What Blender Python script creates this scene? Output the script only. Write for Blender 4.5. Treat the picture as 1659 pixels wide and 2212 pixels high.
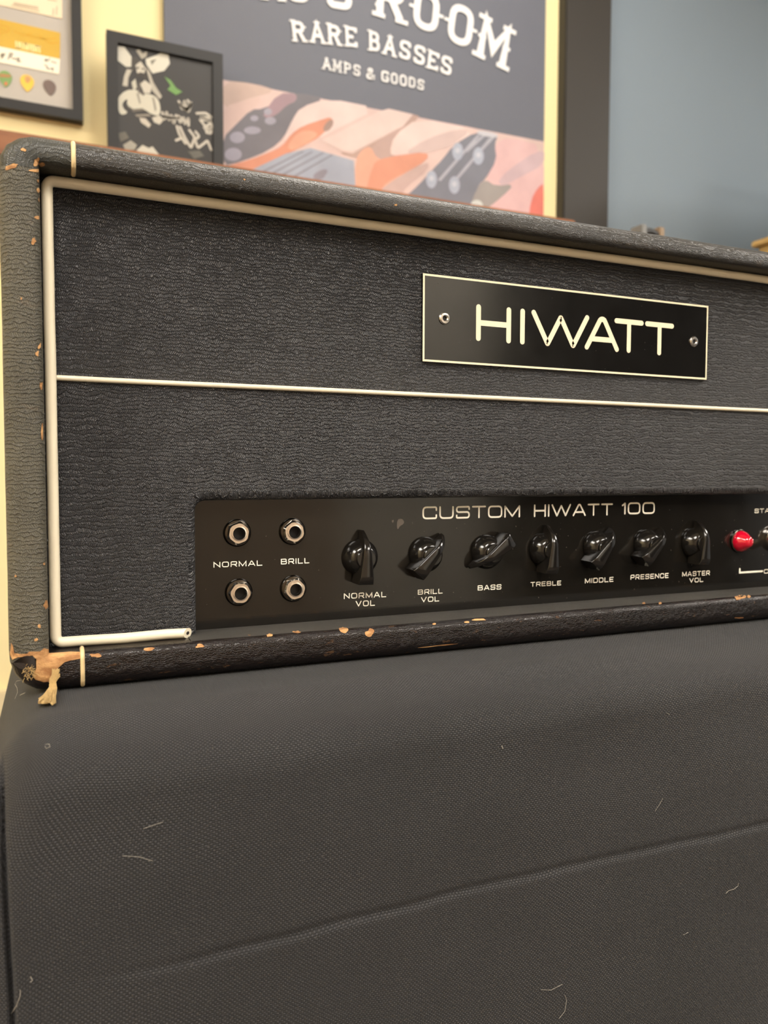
import bpy, bmesh, math, random
from mathutils import Vector, Matrix, noise
from mathutils.bvhtree import BVHTree
from mathutils.geometry import delaunay_2d_cdt
random.seed(7)
S = bpy.context.scene
for o in list(bpy.data.objects): bpy.data.objects.remove(o)
COL = S.collection

# ------------------------------------------------------------------ camera
W, H, F = 1659.0, 2212.0, 1660.0
CAM = Vector((0.0, -0.41, 0.81))
YAW, PITCH, ROLL = 0.40181829, -0.05160236, 0.00263138
cy, sy, cp, sp = math.cos(YAW), math.sin(YAW), math.cos(PITCH), math.sin(PITCH)
fwd = Vector((sy * cp, cy * cp, sp)); rgt = Vector((cy, -sy, 0.0)); upv = rgt.cross(fwd)
r2 = rgt * math.cos(ROLL) + upv * math.sin(ROLL); u2 = -rgt * math.sin(ROLL) + upv * math.cos(ROLL)
cd = bpy.data.cameras.new('camera'); cam = bpy.data.objects.new('camera', cd); COL.objects.link(cam)
cam.matrix_world = Matrix(((r2.x, u2.x, -fwd.x, CAM.x), (r2.y, u2.y, -fwd.y, CAM.y), (r2.z, u2.z, -fwd.z, CAM.z), (0, 0, 0, 1)))
cd.sensor_width = 36.0; cd.sensor_fit = 'AUTO'; cd.lens = F / H * 36.0
cd.clip_start = 0.01; cd.dof.use_dof = True; cd.dof.focus_distance = 0.43; cd.dof.aperture_fstop = 10.0
S.camera = cam
# ------------------------------------------------------------------ world, exposure
wd = bpy.data.worlds.new('world'); S.world = wd; wd.use_nodes = True
bg = wd.node_tree.nodes['Background']; bg.inputs[0].default_value = (1.0, 0.95, 0.88, 1); bg.inputs[1].default_value = 0.25
S.view_settings.view_transform = 'Standard'; S.view_settings.look = 'None'
S.view_settings.exposure = 0.85; S.view_settings.gamma = 1.0; S.view_settings.use_curve_mapping = False
LAMP_POWER = 14.0
LAMP_SPOTS = [(-0.35, -1.55, 1.0), (1.75, -2.3, 1.0), (-1.9, -0.7, 1.0), (3.0, -0.6, 1.0), (0.75, 0.30, 0.42)]   # x, y, share of the power; lamps added out of view

def ray(x, y): return r2 * ((x - W / 2) / F) - u2 * ((y - H / 2) / F) + fwd
def at(x, y, Y):            # the point at depth Y that the photograph shows at pixel x, y
    v = ray(x, y); return CAM + v * ((Y - CAM.y) / v.y)

# ------------------------------------------------------------------ materials
def lin(c): return tuple((v / 255.0 / 12.92 if v / 255.0 <= 0.04045 else ((v / 255.0 + 0.055) / 1.055) ** 2.4) for v in c)
class NT:
    def __init__(s, m): s.t = m.node_tree; s.n = s.t.nodes; s.l = s.t.links
    def node(s, k, **kw):
        n = s.n.new(k)
        for a, b in kw.items(): setattr(n, a, b)
        return n
    def put(s, sock, v):
        if isinstance(v, bpy.types.NodeSocket): s.l.new(v, sock)
        else: sock.default_value = v
    def m(s, op, a, b=0.0, c=None, clamp=False):
        n = s.node('ShaderNodeMath', operation=op, use_clamp=clamp); s.put(n.inputs[0], a); s.put(n.inputs[1], b)
        if c is not None: s.put(n.inputs[2], c)
        return n.outputs[0]
    def noise(s, vec, scale, detail=2.0, rough=0.5):
        n = s.node('ShaderNodeTexNoise'); s.put(n.inputs['Vector'], vec); n.inputs['Scale'].default_value = scale
        n.inputs['Detail'].default_value = detail; n.inputs['Roughness'].default_value = rough; return n.outputs['Fac']
    def mix(s, f, a, b):
        n = s.node('ShaderNodeMix', data_type='RGBA'); s.put(n.inputs[0], f)
        for i, v in ((6, a), (7, b)): s.put(n.inputs[i], v if isinstance(v, bpy.types.NodeSocket) else (*v[:3], 1.0))
        return n.outputs[2]
    def step(s, v, lo, hi):
        n = s.node('ShaderNodeMapRange', interpolation_type='SMOOTHSTEP'); s.put(n.inputs[0], v)
        n.inputs[1].default_value = lo; n.inputs[2].default_value = hi; return n.outputs[0]
    def xyz(s, vec):
        n = s.node('ShaderNodeSeparateXYZ'); s.put(n.inputs[0], vec); return n.outputs
    def comb(s, x, y, z=0.0):
        n = s.node('ShaderNodeCombineXYZ'); s.put(n.inputs[0], x); s.put(n.inputs[1], y); s.put(n.inputs[2], z); return n.outputs[0]
    def bump(s, h, dist, strength=1.0):
        n = s.node('ShaderNodeBump'); s.put(n.inputs['Height'], h); n.inputs['Distance'].default_value = dist; n.inputs['Strength'].default_value = strength; return n.outputs[0]

def mat(name, col, rough=0.5, metal=0.0, spec=0.5, var=0.0, vscale=40.0, emit=None, coat=0.0, trans=0.0):
    m = bpy.data.materials.new(name); m.use_nodes = True; t = NT(m); b = t.n['Principled BSDF']
    c = lin(col); tc = t.node('ShaderNodeTexCoord').outputs['Object']
    nz = t.noise(tc, vscale, 3.0)
    dark = tuple(v * (1 - var) for v in c); lite = tuple(min(1, v * (1 + var)) for v in c)
    t.put(b.inputs['Base Color'], t.mix(nz, dark, lite))
    b.inputs['Roughness'].default_value = rough; b.inputs['Metallic'].default_value = metal
    b.inputs['Specular IOR Level'].default_value = spec; b.inputs['Coat Weight'].default_value = coat
    b.inputs['Transmission Weight'].default_value = trans
    if emit:
        b.inputs['Emission Color'].default_value = (*emit[0], 1); b.inputs['Emission Strength'].default_value = emit[1]
    return m

def tolex(name, col, lite, rough, depth, spec=0.5, wear=None, rowp=0.00185, strp=0.00095):
    """embossed vinyl: wavy rows of short slanted ridges, laid out in metres on the UV map"""
    m = bpy.data.materials.new(name); m.use_nodes = True; t = NT(m); b = t.n['Principled BSDF']
    uv = t.node('ShaderNodeUVMap').outputs[0]; u, v, _ = t.xyz(uv)
    n1 = t.noise(uv, 85.0, 2.0); n2 = t.noise(uv, 380.0, 2.0); n3 = t.noise(t.comb(t.m('ADD', u, 3.1), v), 110.0, 2.0)
    v2 = t.m('ADD', v, t.m('ADD', t.m('MULTIPLY', t.m('SUBTRACT', n1, 0.5), 0.0052), t.m('MULTIPLY', t.m('SUBTRACT', n2, 0.5), 0.0030)))
    r = t.m('DIVIDE', v2, rowp); fr = t.m('FRACT', r); fl = t.m('FLOOR', r)
    par = t.m('SUBTRACT', t.m('MULTIPLY', t.m('FLOORED_MODULO', fl, 2.0), 2.0), 1.0)
    sgn = t.m('ADD', t.m('MULTIPLY', par, 0.75), t.m('MULTIPLY', t.m('SUBTRACT', n3, 0.5), 2.4))
    ph = t.m('ADD', t.m('ADD', t.m('DIVIDE', u, strp), t.m('MULTIPLY', t.m('MULTIPLY', sgn, fr), 1.5)), t.m('ADD', t.m('MULTIPLY', n2, 2.2), t.m('MULTIPLY', fl, 0.37)))
    st = t.m('POWER', t.m('ABSOLUTE', t.m('SINE', t.m('MULTIPLY', ph, math.pi))), 0.55)
    ed = t.m('SUBTRACT', 1.0, t.m('ABSOLUTE', t.m('SUBTRACT', t.m('MULTIPLY', fr, 2.0), 1.0)))
    ed = t.m('ADD', 0.06, t.m('MULTIPLY', t.step(ed, 0.0, 0.42), 0.94))
    amt = t.m('ADD', 0.45, t.m('MULTIPLY', t.step(n3, 0.35, 0.62), 0.3))
    h = t.m('MULTIPLY', ed, t.m('ADD', t.m('SUBTRACT', 1.0, amt), t.m('MULTIPLY', st, amt)))
    h = t.m('ADD', h, t.m('MULTIPLY', n2, 0.35))
    big = t.noise(uv, 14.0, 4.0)
    base = t.mix(t.step(big, 0.3, 0.7), lin(col), lin(lite))
    base = t.mix(t.m('MULTIPLY', t.step(h, 0.55, 1.15), 0.5), base, tuple(min(1, q * 1.7) for q in lin(lite)))
    if wear:
        w = t.step(t.noise(t.comb(t.m('MULTIPLY', u, 0.45), v), 190.0, 4.0, 0.65), 0.60, 0.70)
        base = t.mix(t.m('MULTIPLY', w, wear[1]), base, lin(wear[0]))
    t.put(b.inputs['Base Color'], base)
    b.inputs['Roughness'].default_value = rough; b.inputs['Specular IOR Level'].default_value = spec
    t.put(b.inputs['Normal'], t.bump(h, depth))
    return m

def weave(name, col, lite, p, depth):
    m = bpy.data.materials.new(name); m.use_nodes = True; t = NT(m); b = t.n['Principled BSDF']
    uv = t.node('ShaderNodeUVMap').outputs[0]; u, v, _ = t.xyz(uv)
    wv = t.m('MULTIPLY', t.m('SUBTRACT', t.noise(uv, 12.0, 2.0), 0.5), 0.010)
    u = t.m('ADD', u, wv); v = t.m('ADD', v, wv)
    a = t.m('DIVIDE', u, p); c = t.m('DIVIDE', v, p)
    par = t.m('FLOORED_MODULO', t.m('ADD', t.m('FLOOR', a), t.m('FLOOR', c)), 2.0)
    sa = t.m('SINE', t.m('MULTIPLY', t.m('FRACT', a), math.pi)); sc = t.m('SINE', t.m('MULTIPLY', t.m('FRACT', c), math.pi))
    over = t.m('MULTIPLY', t.m('POWER', sa, 0.7), t.m('POWER', sc, 0.7))
    h = t.m('MULTIPLY', over, t.m('ADD', 0.30, t.m('MULTIPLY', par, 0.70)))
    fz = t.noise(uv, 900.0, 2.0)
    base = t.mix(t.step(t.noise(uv, 7.0, 4.0), 0.3, 0.7), lin(col), lin(lite))
    base = t.mix(t.step(h, 0.12, 0.70), tuple(q * 0.20 for q in lin(col)), base)  # shade in the gaps between yarns is put into the colour
    base = t.mix(t.m('MULTIPLY', t.step(fz, 0.62, 0.8), 0.25), base, lin((150, 145, 138)))
    t.put(b.inputs['Base Color'], base); b.inputs['Roughness'].default_value = 0.72; b.inputs['Specular IOR Level'].default_value = 0.35
    b.inputs['Sheen Weight'].default_value = 0.08
    t.put(b.inputs['Normal'], t.bump(h, depth))
    return m

def woodmat(name, c1, c2, scale=60.0, rough=0.6, stretch=(0.12, 1, 1), bump=0.0004):
    m = bpy.data.materials.new(name); m.use_nodes = True; t = NT(m); b = t.n['Principled BSDF']
    tc = t.node('ShaderNodeTexCoord').outputs['Object']; mp = t.node('ShaderNodeMapping'); t.put(mp.inputs[0], tc); mp.inputs['Scale'].default_value = stretch
    n = t.noise(mp.outputs[0], scale, 5.0, 0.65)
    t.put(b.inputs['Base Color'], t.mix(t.step(n, 0.35, 0.65), lin(c1), lin(c2))); b.inputs['Roughness'].default_value = rough
    if bump: t.put(b.inputs['Normal'], t.bump(n, bump))
    return m

M = {}
M['tolex'] = tolex('black_vinyl', (44, 44, 46), (55, 55, 57), 0.34, 0.00085)
M['tolex_side'] = tolex('dusty_vinyl', (64, 62, 54), (83, 80, 69), 0.5, 0.00045, wear=((150, 120, 85), 0.10))
M['tolex_top'] = tolex('top_vinyl', (33, 32, 30), (44, 42, 38), 0.30, 0.00014, wear=((120, 95, 60), 0.12), rowp=.0010, strp=.0008)
M['tolex_bottom'] = tolex('worn_vinyl', (15, 12, 12), (24, 18, 17), 0.24, 0.00010, wear=((140, 104, 68), 0.25), rowp=.0010, strp=.0012)
M['ledge'] = tolex('dusty_ledge_vinyl', (44, 43, 40), (66, 63, 58), 0.6, 0.00040, rowp=.0009, strp=.0006)
M['tolex_cap'] = tolex('corner_vinyl', (42, 43, 40), (54, 55, 50), 0.38, 0.00022, wear=((150, 120, 85), 0.10))
M['cover'] = weave('nylon_weave', (66, 66, 68), (80, 79, 81), 0.00100, 0.0009)
M['pipe'] = mat('cream_piping', (240, 230, 204), 0.34, var=0.05, vscale=60)
M['pipe2'] = mat('yellowed_piping', (226, 200, 150), 0.42, var=0.10, vscale=260)
M['cream'] = mat('cream_engraving', (252, 246, 230), 0.5, var=0.04)
M['platewhite'] = mat('cream_engraving_aged', (246, 234, 202), 0.5, var=0.07, vscale=400)
M['wood'] = woodmat('bare_plywood', (150, 104, 62), (206, 160, 106), 240, 0.8, (0.35, 1, 1))
M['fibre'] = mat('frayed_fibre', (188, 160, 108), 0.9, var=0.2, vscale=900)
M['flap'] = mat('torn_vinyl_back', (44, 38, 36), 0.6, var=0.2, vscale=300)
M['chrome'] = mat('chrome', (238, 233, 226), 0.16, metal=1.0, var=0.08, vscale=900)
M['chrome_dark'] = mat('dark_chrome', (88, 84, 78), 0.2, metal=1.0, var=0.1, vscale=900)
M['hole'] = mat('socket_bore', (6, 6, 6), 0.7)
M['knob'] = mat('black_bakelite', (21, 19, 17), 0.15, spec=0.6, var=0.2, vscale=600)
M['jewel'] = mat('red_jewel', (200, 10, 44), 0.06, spec=0.7, var=0.15, vscale=300, coat=0.6)
M['steel'] = mat('eyelet_metal', (200, 196, 190), 0.25, metal=1.0)

def panelmat(name, col, rough, scr):
    m = bpy.data.materials.new(name); m.use_nodes = True; t = NT(m); b = t.n['Principled BSDF']
    tc = t.node('ShaderNodeTexCoord').outputs['Object']; x, y, z = t.xyz(tc)
    brush = t.noise(t.comb(t.m('MULTIPLY', x, 0.05), y, z), 900.0, 3.0, 0.6)
    sm = t.noise(tc, 55.0, 4.0)
    spk = t.step(t.noise(tc, 700.0, 1.0), 0.78, 0.82)
    c = lin(col)
    base = t.mix(sm, tuple(q * 0.8 for q in c), tuple(q * 1.25 for q in c))
    base = t.mix(t.m('MULTIPLY', spk, scr), base, lin((120, 112, 102)))
    t.put(b.inputs['Base Color'], base)
    t.put(b.inputs['Roughness'], t.m('ADD', rough, t.m('MULTIPLY', t.m('SUBTRACT', sm, 0.5), 0.12)))
    b.inputs['Specular IOR Level'].default_value = 0.55
    t.put(b.inputs['Normal'], t.bump(brush, 0.000012)); return m
M['panel'] = panelmat('black_panel', (22, 20, 17), 0.13, 0.5)
M['plate'] = panelmat('black_name_plate', (18, 17, 16), 0.15, 0.35)
M['wall'] = mat('yellow_plaster', (238, 223, 172), 0.85, var=0.02, vscale=4)
M['wallblue'] = mat('blue_grey_paint', (126, 139, 150), 0.8, var=0.03, vscale=3)
M['column'] = mat('dark_brown_paint', (42, 38, 33), 0.55, var=0.04, vscale=5)
M['trim'] = mat('cream_board', (222, 206, 168), 0.75, var=0.03, vscale=5)
M['floor'] = woodmat('floor_boards', (66, 58, 52), (84, 74, 66), 20, 0.5)
M['ceil'] = mat('ceiling_paint', (232, 226, 212), 0.9, var=0.02)
M['shelf'] = woodmat('shelf_wood', (118, 70, 36), (146, 92, 52), 30, 0.5)
M['framewood'] = mat('black_frame', (18, 17, 16), 0.55, var=0.1)
M['tanwood'] = woodmat('tan_wood', (186, 152, 92), (200, 168, 108), 25, 0.55)
M['black'] = mat('black_case', (30, 30, 31), 0.5, var=0.15)
def flat(name, col, rough=0.6): 
    if name not in M: M[name] = mat(name, col, rough, var=0.03, vscale=25)
    return M[name]

# ------------------------------------------------------------------ object helpers
def mesh_obj(name, verts, faces, material, parent=None, uvs=None, smooth=True, sharp=None):
    me = bpy.data.meshes.new(name); me.from_pydata([tuple(v) for v in verts], [], faces); me.validate(clean_customdata=False)
    if uvs is not None:
        l = me.uv_layers.new(name='UVMap')
        for lp in me.loops: l.data[lp.index].uv = uvs[lp.vertex_index]
    me.polygons.foreach_set('use_smooth', [smooth] * len(me.polygons))
    me.materials.append(M[material] if isinstance(material, str) else material)
    if smooth and sharp: me.set_sharp_from_angle(angle=math.radians(sharp))
    me.update()
    o = bpy.data.objects.new(name, me); COL.objects.link(o)
    if parent: o.parent = parent; o.matrix_parent_inverse = Matrix.Translation(-world_loc(parent))
    return o
def world_loc(o):
    p = o.location.copy()
    while o.parent:
        inv = o.matrix_parent_inverse.translation.copy(); o = o.parent; p = p + inv + o.location
    return p
def tag(o, label=None, cat=None, group=None, kind=None):
    for k, v in (('label', label), ('category', cat), ('group', group), ('kind', kind)):
        if v: o[k] = v
    return o
def empty(name, loc):
    o = bpy.data.objects.new(name, None); COL.objects.link(o); o.location = loc; o.empty_display_size = 0.05; return o
def box(name, lo, hi, material, parent=None, bevel=0.0, uvs=False):
    bm = bmesh.new(); bmesh.ops.create_cube(bm, size=1.0)
    for v in bm.verts: v.co = Vector([lo[i] + (v.co[i] + 0.5) * (hi[i] - lo[i]) for i in range(3)])
    if bevel: bmesh.ops.bevel(bm, geom=bm.edges[:], offset=bevel, segments=2, affect='EDGES')
    bm.verts.index_update()
    o = mesh_obj(name, [v.co.copy() for v in bm.verts], [[v.index for v in f.verts] for f in bm.faces], material, parent, smooth=bool(bevel), sharp=40)
    bm.free(); return o
def tube(name, pts, rad, material, parent=None, n=12, caps=True, radii=None):
    pts = [Vector(p) for p in pts]; V = []; Fc = []; ref = None
    for i, p in enumerate(pts):
        d = (pts[min(i + 1, len(pts) - 1)] - pts[max(i - 1, 0)]).normalized()
        if ref is None: ref = Vector((0, 1, 0)) if abs(d.y) < 0.9 else Vector((1, 0, 0))
        a = (ref - d * ref.dot(d)).normalized(); b = d.cross(a); ref = a
        r = radii[i] if radii else rad
        for k in range(n):
            q = 2 * math.pi * k / n; V.append(p + (a * math.cos(q) + b * math.sin(q)) * r)
    for i in range(len(pts) - 1):
        for k in range(n):
            Fc.append([i * n + k, i * n + (k + 1) % n, (i + 1) * n + (k + 1) % n, (i + 1) * n + k])
    if caps: Fc.append(list(range(n))[::-1]); Fc.append([(len(pts) - 1) * n + k for k in range(n)])
    return mesh_obj(name, V, Fc, material, parent, sharp=50)
def lathe(name, prof, c, material, parent=None, n=32, sharp=35, close=False):
    """revolve (radius, height) about the axis that points at the viewer's side (-Y) through c"""
    V = []; Fc = []; L = len(prof)
    for k in range(n):
        q = 2 * math.pi * k / n
        for r, h in prof: V.append((c[0] + r * math.cos(q), c[1] - h, c[2] + r * math.sin(q)))
    for k in range(n):
        for j in range(L - 1):
            Fc.append([k * L + j, k * L + j + 1, ((k + 1) % n) * L + j + 1, ((k + 1) % n) * L + j])
    if close: Fc.append([k * L + L - 1 for k in range(n)])
    return mesh_obj(name, V, Fc, material, parent, sharp=sharp)
def fill2d(poly, step):
    """triangulate a 2D outline with inner points, for patches that have to follow a curved surface"""
    xs = [p[0] for p in poly]; ys = [p[1] for p in poly]; n = len(poly)
    def inside(x, y):
        c = False
        for i in range(n):
            (x1, y1), (x2, y2) = poly[i], poly[(i + 1) % n]
            if (y1 > y) != (y2 > y) and x < (x2 - x1) * (y - y1) / (y2 - y1) + x1: c = not c
        return c
    vs = [Vector(p) for p in poly]
    if step:
        x = min(xs) + step / 2
        while x < max(xs):
            y = min(ys) + step / 2
            while y < max(ys):
                if inside(x, y): vs.append(Vector((x + random.uniform(-.2, .2) * step, y + random.uniform(-.2, .2) * step)))
                y += step
            x += step
    ov, oe, of, *_ = delaunay_2d_cdt(vs, [(i, (i + 1) % n) for i in range(n)], [], 1, 1e-6)
    return ov, of
def smooth_poly(pts, it=2):
    for _ in range(it):
        q = []
        for i in range(len(pts)):
            a, b = pts[i], pts[(i + 1) % len(pts)]
            q += [(a[0] * .75 + b[0] * .25, a[1] * .75 + b[1] * .25), (a[0] * .25 + b[0] * .75, a[1] * .25 + b[1] * .75)]
        pts = q
    return pts
def print_shape(name, px, Y, col, parent, it=2, mname=None):
    """a flat printed shape lying on a flat sheet at depth Y"""
    poly = smooth_poly(px, it) if it else px
    ov, of = fill2d([tuple(p) for p in poly], 0)
    V = [at(p[0], p[1], Y) for p in ov]
    return mesh_obj(name, V, [list(f) for f in of], mat('print_' + name, col, 0.6, var=0.05, vscale=18), parent, smooth=False)

# ------------------------------------------------------------------ lettering (stroke fonts)
def rnd(path, r, closed=False):
    out = []; n = len(path)
    for i in range(n):
        if not closed and i in (0, n - 1): out.append(path[i]); continue
        p0, p1, p2 = Vector(path[i - 1]), Vector(path[i]), Vector(path[(i + 1) % n])
        a = p0 - p1; b = p2 - p1; la, lb = a.length, b.length
        rr = min(r, la * .5, lb * .5)
        if rr < 1e-4: out.append(tuple(p1)); continue
        s = p1 + a / la * rr; e = p1 + b / lb * rr
        for k in range(6):
            q = k / 5; out.append(tuple(s * (1 - q) ** 2 + p1 * 2 * q * (1 - q) + e * q * q))
    return out
R_, K_ = 0.30, 0.03      # round and sharp corner radii, in cap heights
def G(*st): return st
def glyphs():
    g = {}
    def d(ch, w, *st): g[ch] = (w, st)
    d('O', 1.15, ([(0, 0), (1, 0), (1, 1), (0, 1)], R_, True)); d('0', 1.0, ([(0, 0), (1, 0), (1, 1), (0, 1)], R_, True))
    d('C', 1.1, ([(1, .72), (1, 1), (0, 1), (0, 0), (1, 0), (1, .28)], R_, False))
    d('G', 1.1, ([(1, .75), (1, 1), (0, 1), (0, 0), (1, 0), (1, .45), (.6, .45)], R_, False))
    d('U', 1.1, ([(0, 1), (0, 0), (1, 0), (1, 1)], R_, False))
    d('S', 1.08, ([(1, .78), (1, 1), (0, 1), (0, .52), (1, .52), (1, 0), (0, 0), (0, .22)], .26, False))
    d('T', 1.1, ([(0, 1), (1, 1)], 0, False), ([(.5, 1), (.5, 0)], 0, False))
    d('M', 1.3, ([(0, 0), (0, 1), (.5, .05), (1, 1), (1, 0)], K_, False))
    d('N', 1.12, ([(0, 0), (0, 1), (1, 0), (1, 1)], K_, False))
    d('H', 1.05, ([(0, 0), (0, 1)], 0, False), ([(1, 0), (1, 1)], 0, False), ([(0, .5), (1, .5)], 0, False))
    d('I', 0.02, ([(.5, 0), (.5, 1)], 0, False))
    d('W', 1.75, ([(0, 1), (.26, 0), (.5, .92), (.74, 0), (1, 1)], K_, False))
    d('V', 1.15, ([(0, 1), (.5, 0), (1, 1)], K_, False))
    d('A', 1.2, ([(0, 0), (.44, 1), (.56, 1), (1, 0)], .08, False), ([(.17, .3), (.83, .3)], 0, False))
    d('L', 0.95, ([(0, 1), (0, 0), (1, 0)], K_, False))
    d('E', 1.0, ([(1, 1), (0, 1), (0, 0), (1, 0)], K_, False), ([(0, .5), (.9, .5)], 0, False))
    d('D', 1.1, ([(0, 0), (0, 1)], 0, False), ([(0, 1), (1, 1), (1, 0), (0, 0)], .28, False))
    d('P', 1.05, ([(0, 0), (0, 1), (1, 1), (1, .42), (0, .42)], .2, False))
    d('R', 1.08, ([(0, 0), (0, 1), (1, 1), (1, .42), (0, .42)], .2, False), ([(.55, .42), (1, .0)], 0, False))
    d('B', 1.12, ([(0, 0), (0, 1)], 0, False), ([(0, .52), (1, .52), (1, 0), (0, 0)], .2, False), ([(0, 1), (.95, 1), (.95, .52), (0, .52)], .2, False))
    d('Y', 1.1, ([(0, 1), (.5, .5), (1, 1)], K_, False), ([(.5, .5), (.5, 0)], 0, False))
    d('1', 0.3, ([(0, .8), (1, 1), (1, 0)], K_, False))
    d('&', 1.1, ([(1, 0), (.15, .72), (.2, 1), (.65, 1), (.65, .7), (0, .35), (.05, 0), (.6, 0), (1, .42)], .2, False))
    return g
GL = glyphs()
def stroke_mesh(path, hw, closed, V, Fc, cap=True):
    P = [Vector(p) for p in path]; n = len(P); base = len(V)
    Q = [P[0]]
    for p in P[1:]:
        if (p - Q[-1]).length > 1e-7: Q.append(p)
    if closed and (Q[0] - Q[-1]).length < 1e-7: Q.pop()
    P = Q; n = len(P)
    for i in range(n):
        a = P[i - 1] if (i or closed) else None; b = P[(i + 1) % n] if (i < n - 1 or closed) else None
        d1 = (P[i] - a).normalized() if a is not None else None; d2 = (b - P[i]).normalized() if b is not None else None
        if d1 is None: d1 = d2
        if d2 is None: d2 = d1
        nn = Vector((-(d1 + d2).y, (d1 + d2).x))
        nn = nn.normalized() if nn.length > 1e-6 else Vector((-d1.y, d1.x))
        k = min(1 / max(0.25, nn.dot(Vector((-d1.y, d1.x)))), 2.2)
        V.append(P[i] + nn * hw * k); V.append(P[i] - nn * hw * k)
    for i in range(n if closed else n - 1):
        j = (i + 1) % n; Fc.append([base + 2 * i, base + 2 * i + 1, base + 2 * j + 1, base + 2 * j])
    if not closed and cap:
        for idx, e in ((0, P[0] - P[1]), (n - 1, P[-1] - P[-2])):
            e = e.normalized(); s = Vector((-e.y, e.x)); c0 = len(V)
            for k in range(9):
                q = math.pi * k / 8; V.append(P[idx] + s * hw * math.cos(q) + e * hw * math.sin(q))
            Fc.append(list(range(c0, c0 + 9)))
def text_mesh(name, items, sw, Y, material, parent):
    """items: (letter, x0, z0, width, height, slope, rotation) in metres on the plane Y"""
    V = []; Fc = []; lay = 0
    for ch, x0, z0, w, h, sl, rot in items:
        cr, sr = math.cos(rot), math.sin(rot); hw = sw / 2
        for path, r, closed in GL[ch][1]:
            pp = [(hw + p[0] * (w - sw), hw + p[1] * (h - sw)) for p in path]
            pp = rnd(pp, r * h, closed)
            v2 = []; stroke_mesh(pp, hw, closed, v2, f2 := [])
            b = len(V); lay += 1; YY = Y - .000006 * (lay % 12)
            for p in v2:
                xx, zz = p.x, p.y + sl * p.x
                V.append((x0 + xx * cr - zz * sr, YY, z0 + xx * sr + zz * cr))
            Fc += [[b + i for i in f] for f in f2]
    return mesh_obj(name, V, Fc, material, parent, smooth=False)
def text_px(name, txt, x0, yb0, x1, yb1, yt0, Y, material, parent, sw=0.13, gap=0.34):
    a = at(x0, yb0, Y); b = at(x1, yb1, Y); h = at(x0, yt0, Y).z - a.z; s = sw * h
    ws = [GL[c][0] * h + (s if c == 'I' else 0) for c in txt]; tot = sum(ws) + gap * h * (len(txt) - 1)
    k = (b.x - a.x) / tot; X = a.x; it = []
    for c, w in zip(txt, ws):
        it.append((c, X, a.z + (b.z - a.z) * (X - a.x) / (b.x - a.x), max(w * k, s), h, 0.0, 0.0)); X += (w + gap * h) * k
    return text_mesh(name, it, s, Y, material, parent)

# ================================================================== SETTING
WY = 1.19                                             # face of the rear wall
XC0, XC1 = at(1206, 100, WY).x, at(1321, 100, WY - 0.03).x
tag(box('wall_back', (-2.6, WY, 0), (XC0 + .05, WY + 0.12, 2.5), 'wall'), 'pale yellow plastered wall behind the shelf and picture frames', 'wall', kind='structure')
tag(box('wall_right', (XC0 + .05, WY + 0.01, 0), (4.2, WY + 0.12, 2.5), 'wallblue'), 'blue-grey painted wall to the right of the dark post', 'wall', kind='structure')
tag(box('trim_1', (XC0, WY - 0.03, 0), (XC1, WY + 0.02, 2.5), 'column', bevel=0.003), 'dark brown vertical post between yellow wall and blue-grey wall', 'post', kind='structure')
tag(box('baseboard_back', (-2.6, WY - 0.018, 0), (XC0, WY, 0.40), 'trim', bevel=0.003), 'cream board along the foot of the yellow wall', 'baseboard', kind='structure')
tag(box('floor', (-2.6, -3.2, -0.05), (4.2, WY + 0.12, 0.0), 'floor'), 'brown wooden floor', 'floor', kind='structure')
tag(box('ceiling', (-2.6, -3.2, 2.5), (4.2, WY + 0.12, 2.55), 'ceil'), 'off-white ceiling', 'ceiling', kind='structure')
M['wallfront'] = mat('taupe_paint', (186, 166, 144), 0.85, var=0.03, vscale=4)  # unseen front and left walls, added for panel and chrome to reflect
tag(box('wall_front', (-2.6, -3.32, 0), (2.16, -3.2, 2.5), 'wallfront'), 'taupe painted wall added behind the viewer for reflections', 'wall', kind='structure')
tag(box('wall_front', (2.16, -3.32, 0), (4.2, -3.2, 2.5), 'column'), 'dark brown wall added behind the viewer for reflections, beside the door', 'wall', kind='structure')
tag(box('wall_left', (-2.72, -3.32, 0), (-2.6, WY + .12, 2.5), 'trim'), 'cream painted wall added on the far left for reflections', 'wall', kind='structure')
dr = tag(box('added_door', (1.30, -3.2, 0), (2.14, -3.16, 2.05), 'ceil', bevel=.004), 'off-white door added behind the viewer for the panel to reflect', 'door', kind='structure')  # added out of view as a bright strip for the panel to reflect
for z0_, z1_ in ((.2, .95), (1.1, 1.9)):
    for x0_ in (1.41, 1.77): box('door_panel', (x0_, -3.158, z0_), (x0_ + .26, -3.150, z1_), 'ceil', dr, .003)
for (x, y, k), lb in zip(LAMP_SPOTS, ('above and in front of the amplifier', 'that brightens the off-white door', 'near the cream left wall', 'near the blue-grey wall', 'that brightens the shop banner and rear wall')):
    e = tag(empty('added_ceiling_light', (x, y, 2.5)), 'added flat square warm white ceiling light ' + lb, 'ceiling light', 'added ceiling lights')  # unseen lamps, added for light and for reflections in panel and chrome
    box('housing', (x - .48, y - .48, 2.46), (x + .48, y + .48, 2.5), 'ceil', e, 0.004)
    box('diffuser', (x - .45, y - .45, 2.452), (x + .45, y + .45, 2.459), mat('lamp_diffuser', (255, 244, 224), 0.6, emit=((1.0, 0.935, 0.85), LAMP_POWER * k)), e)

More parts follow.
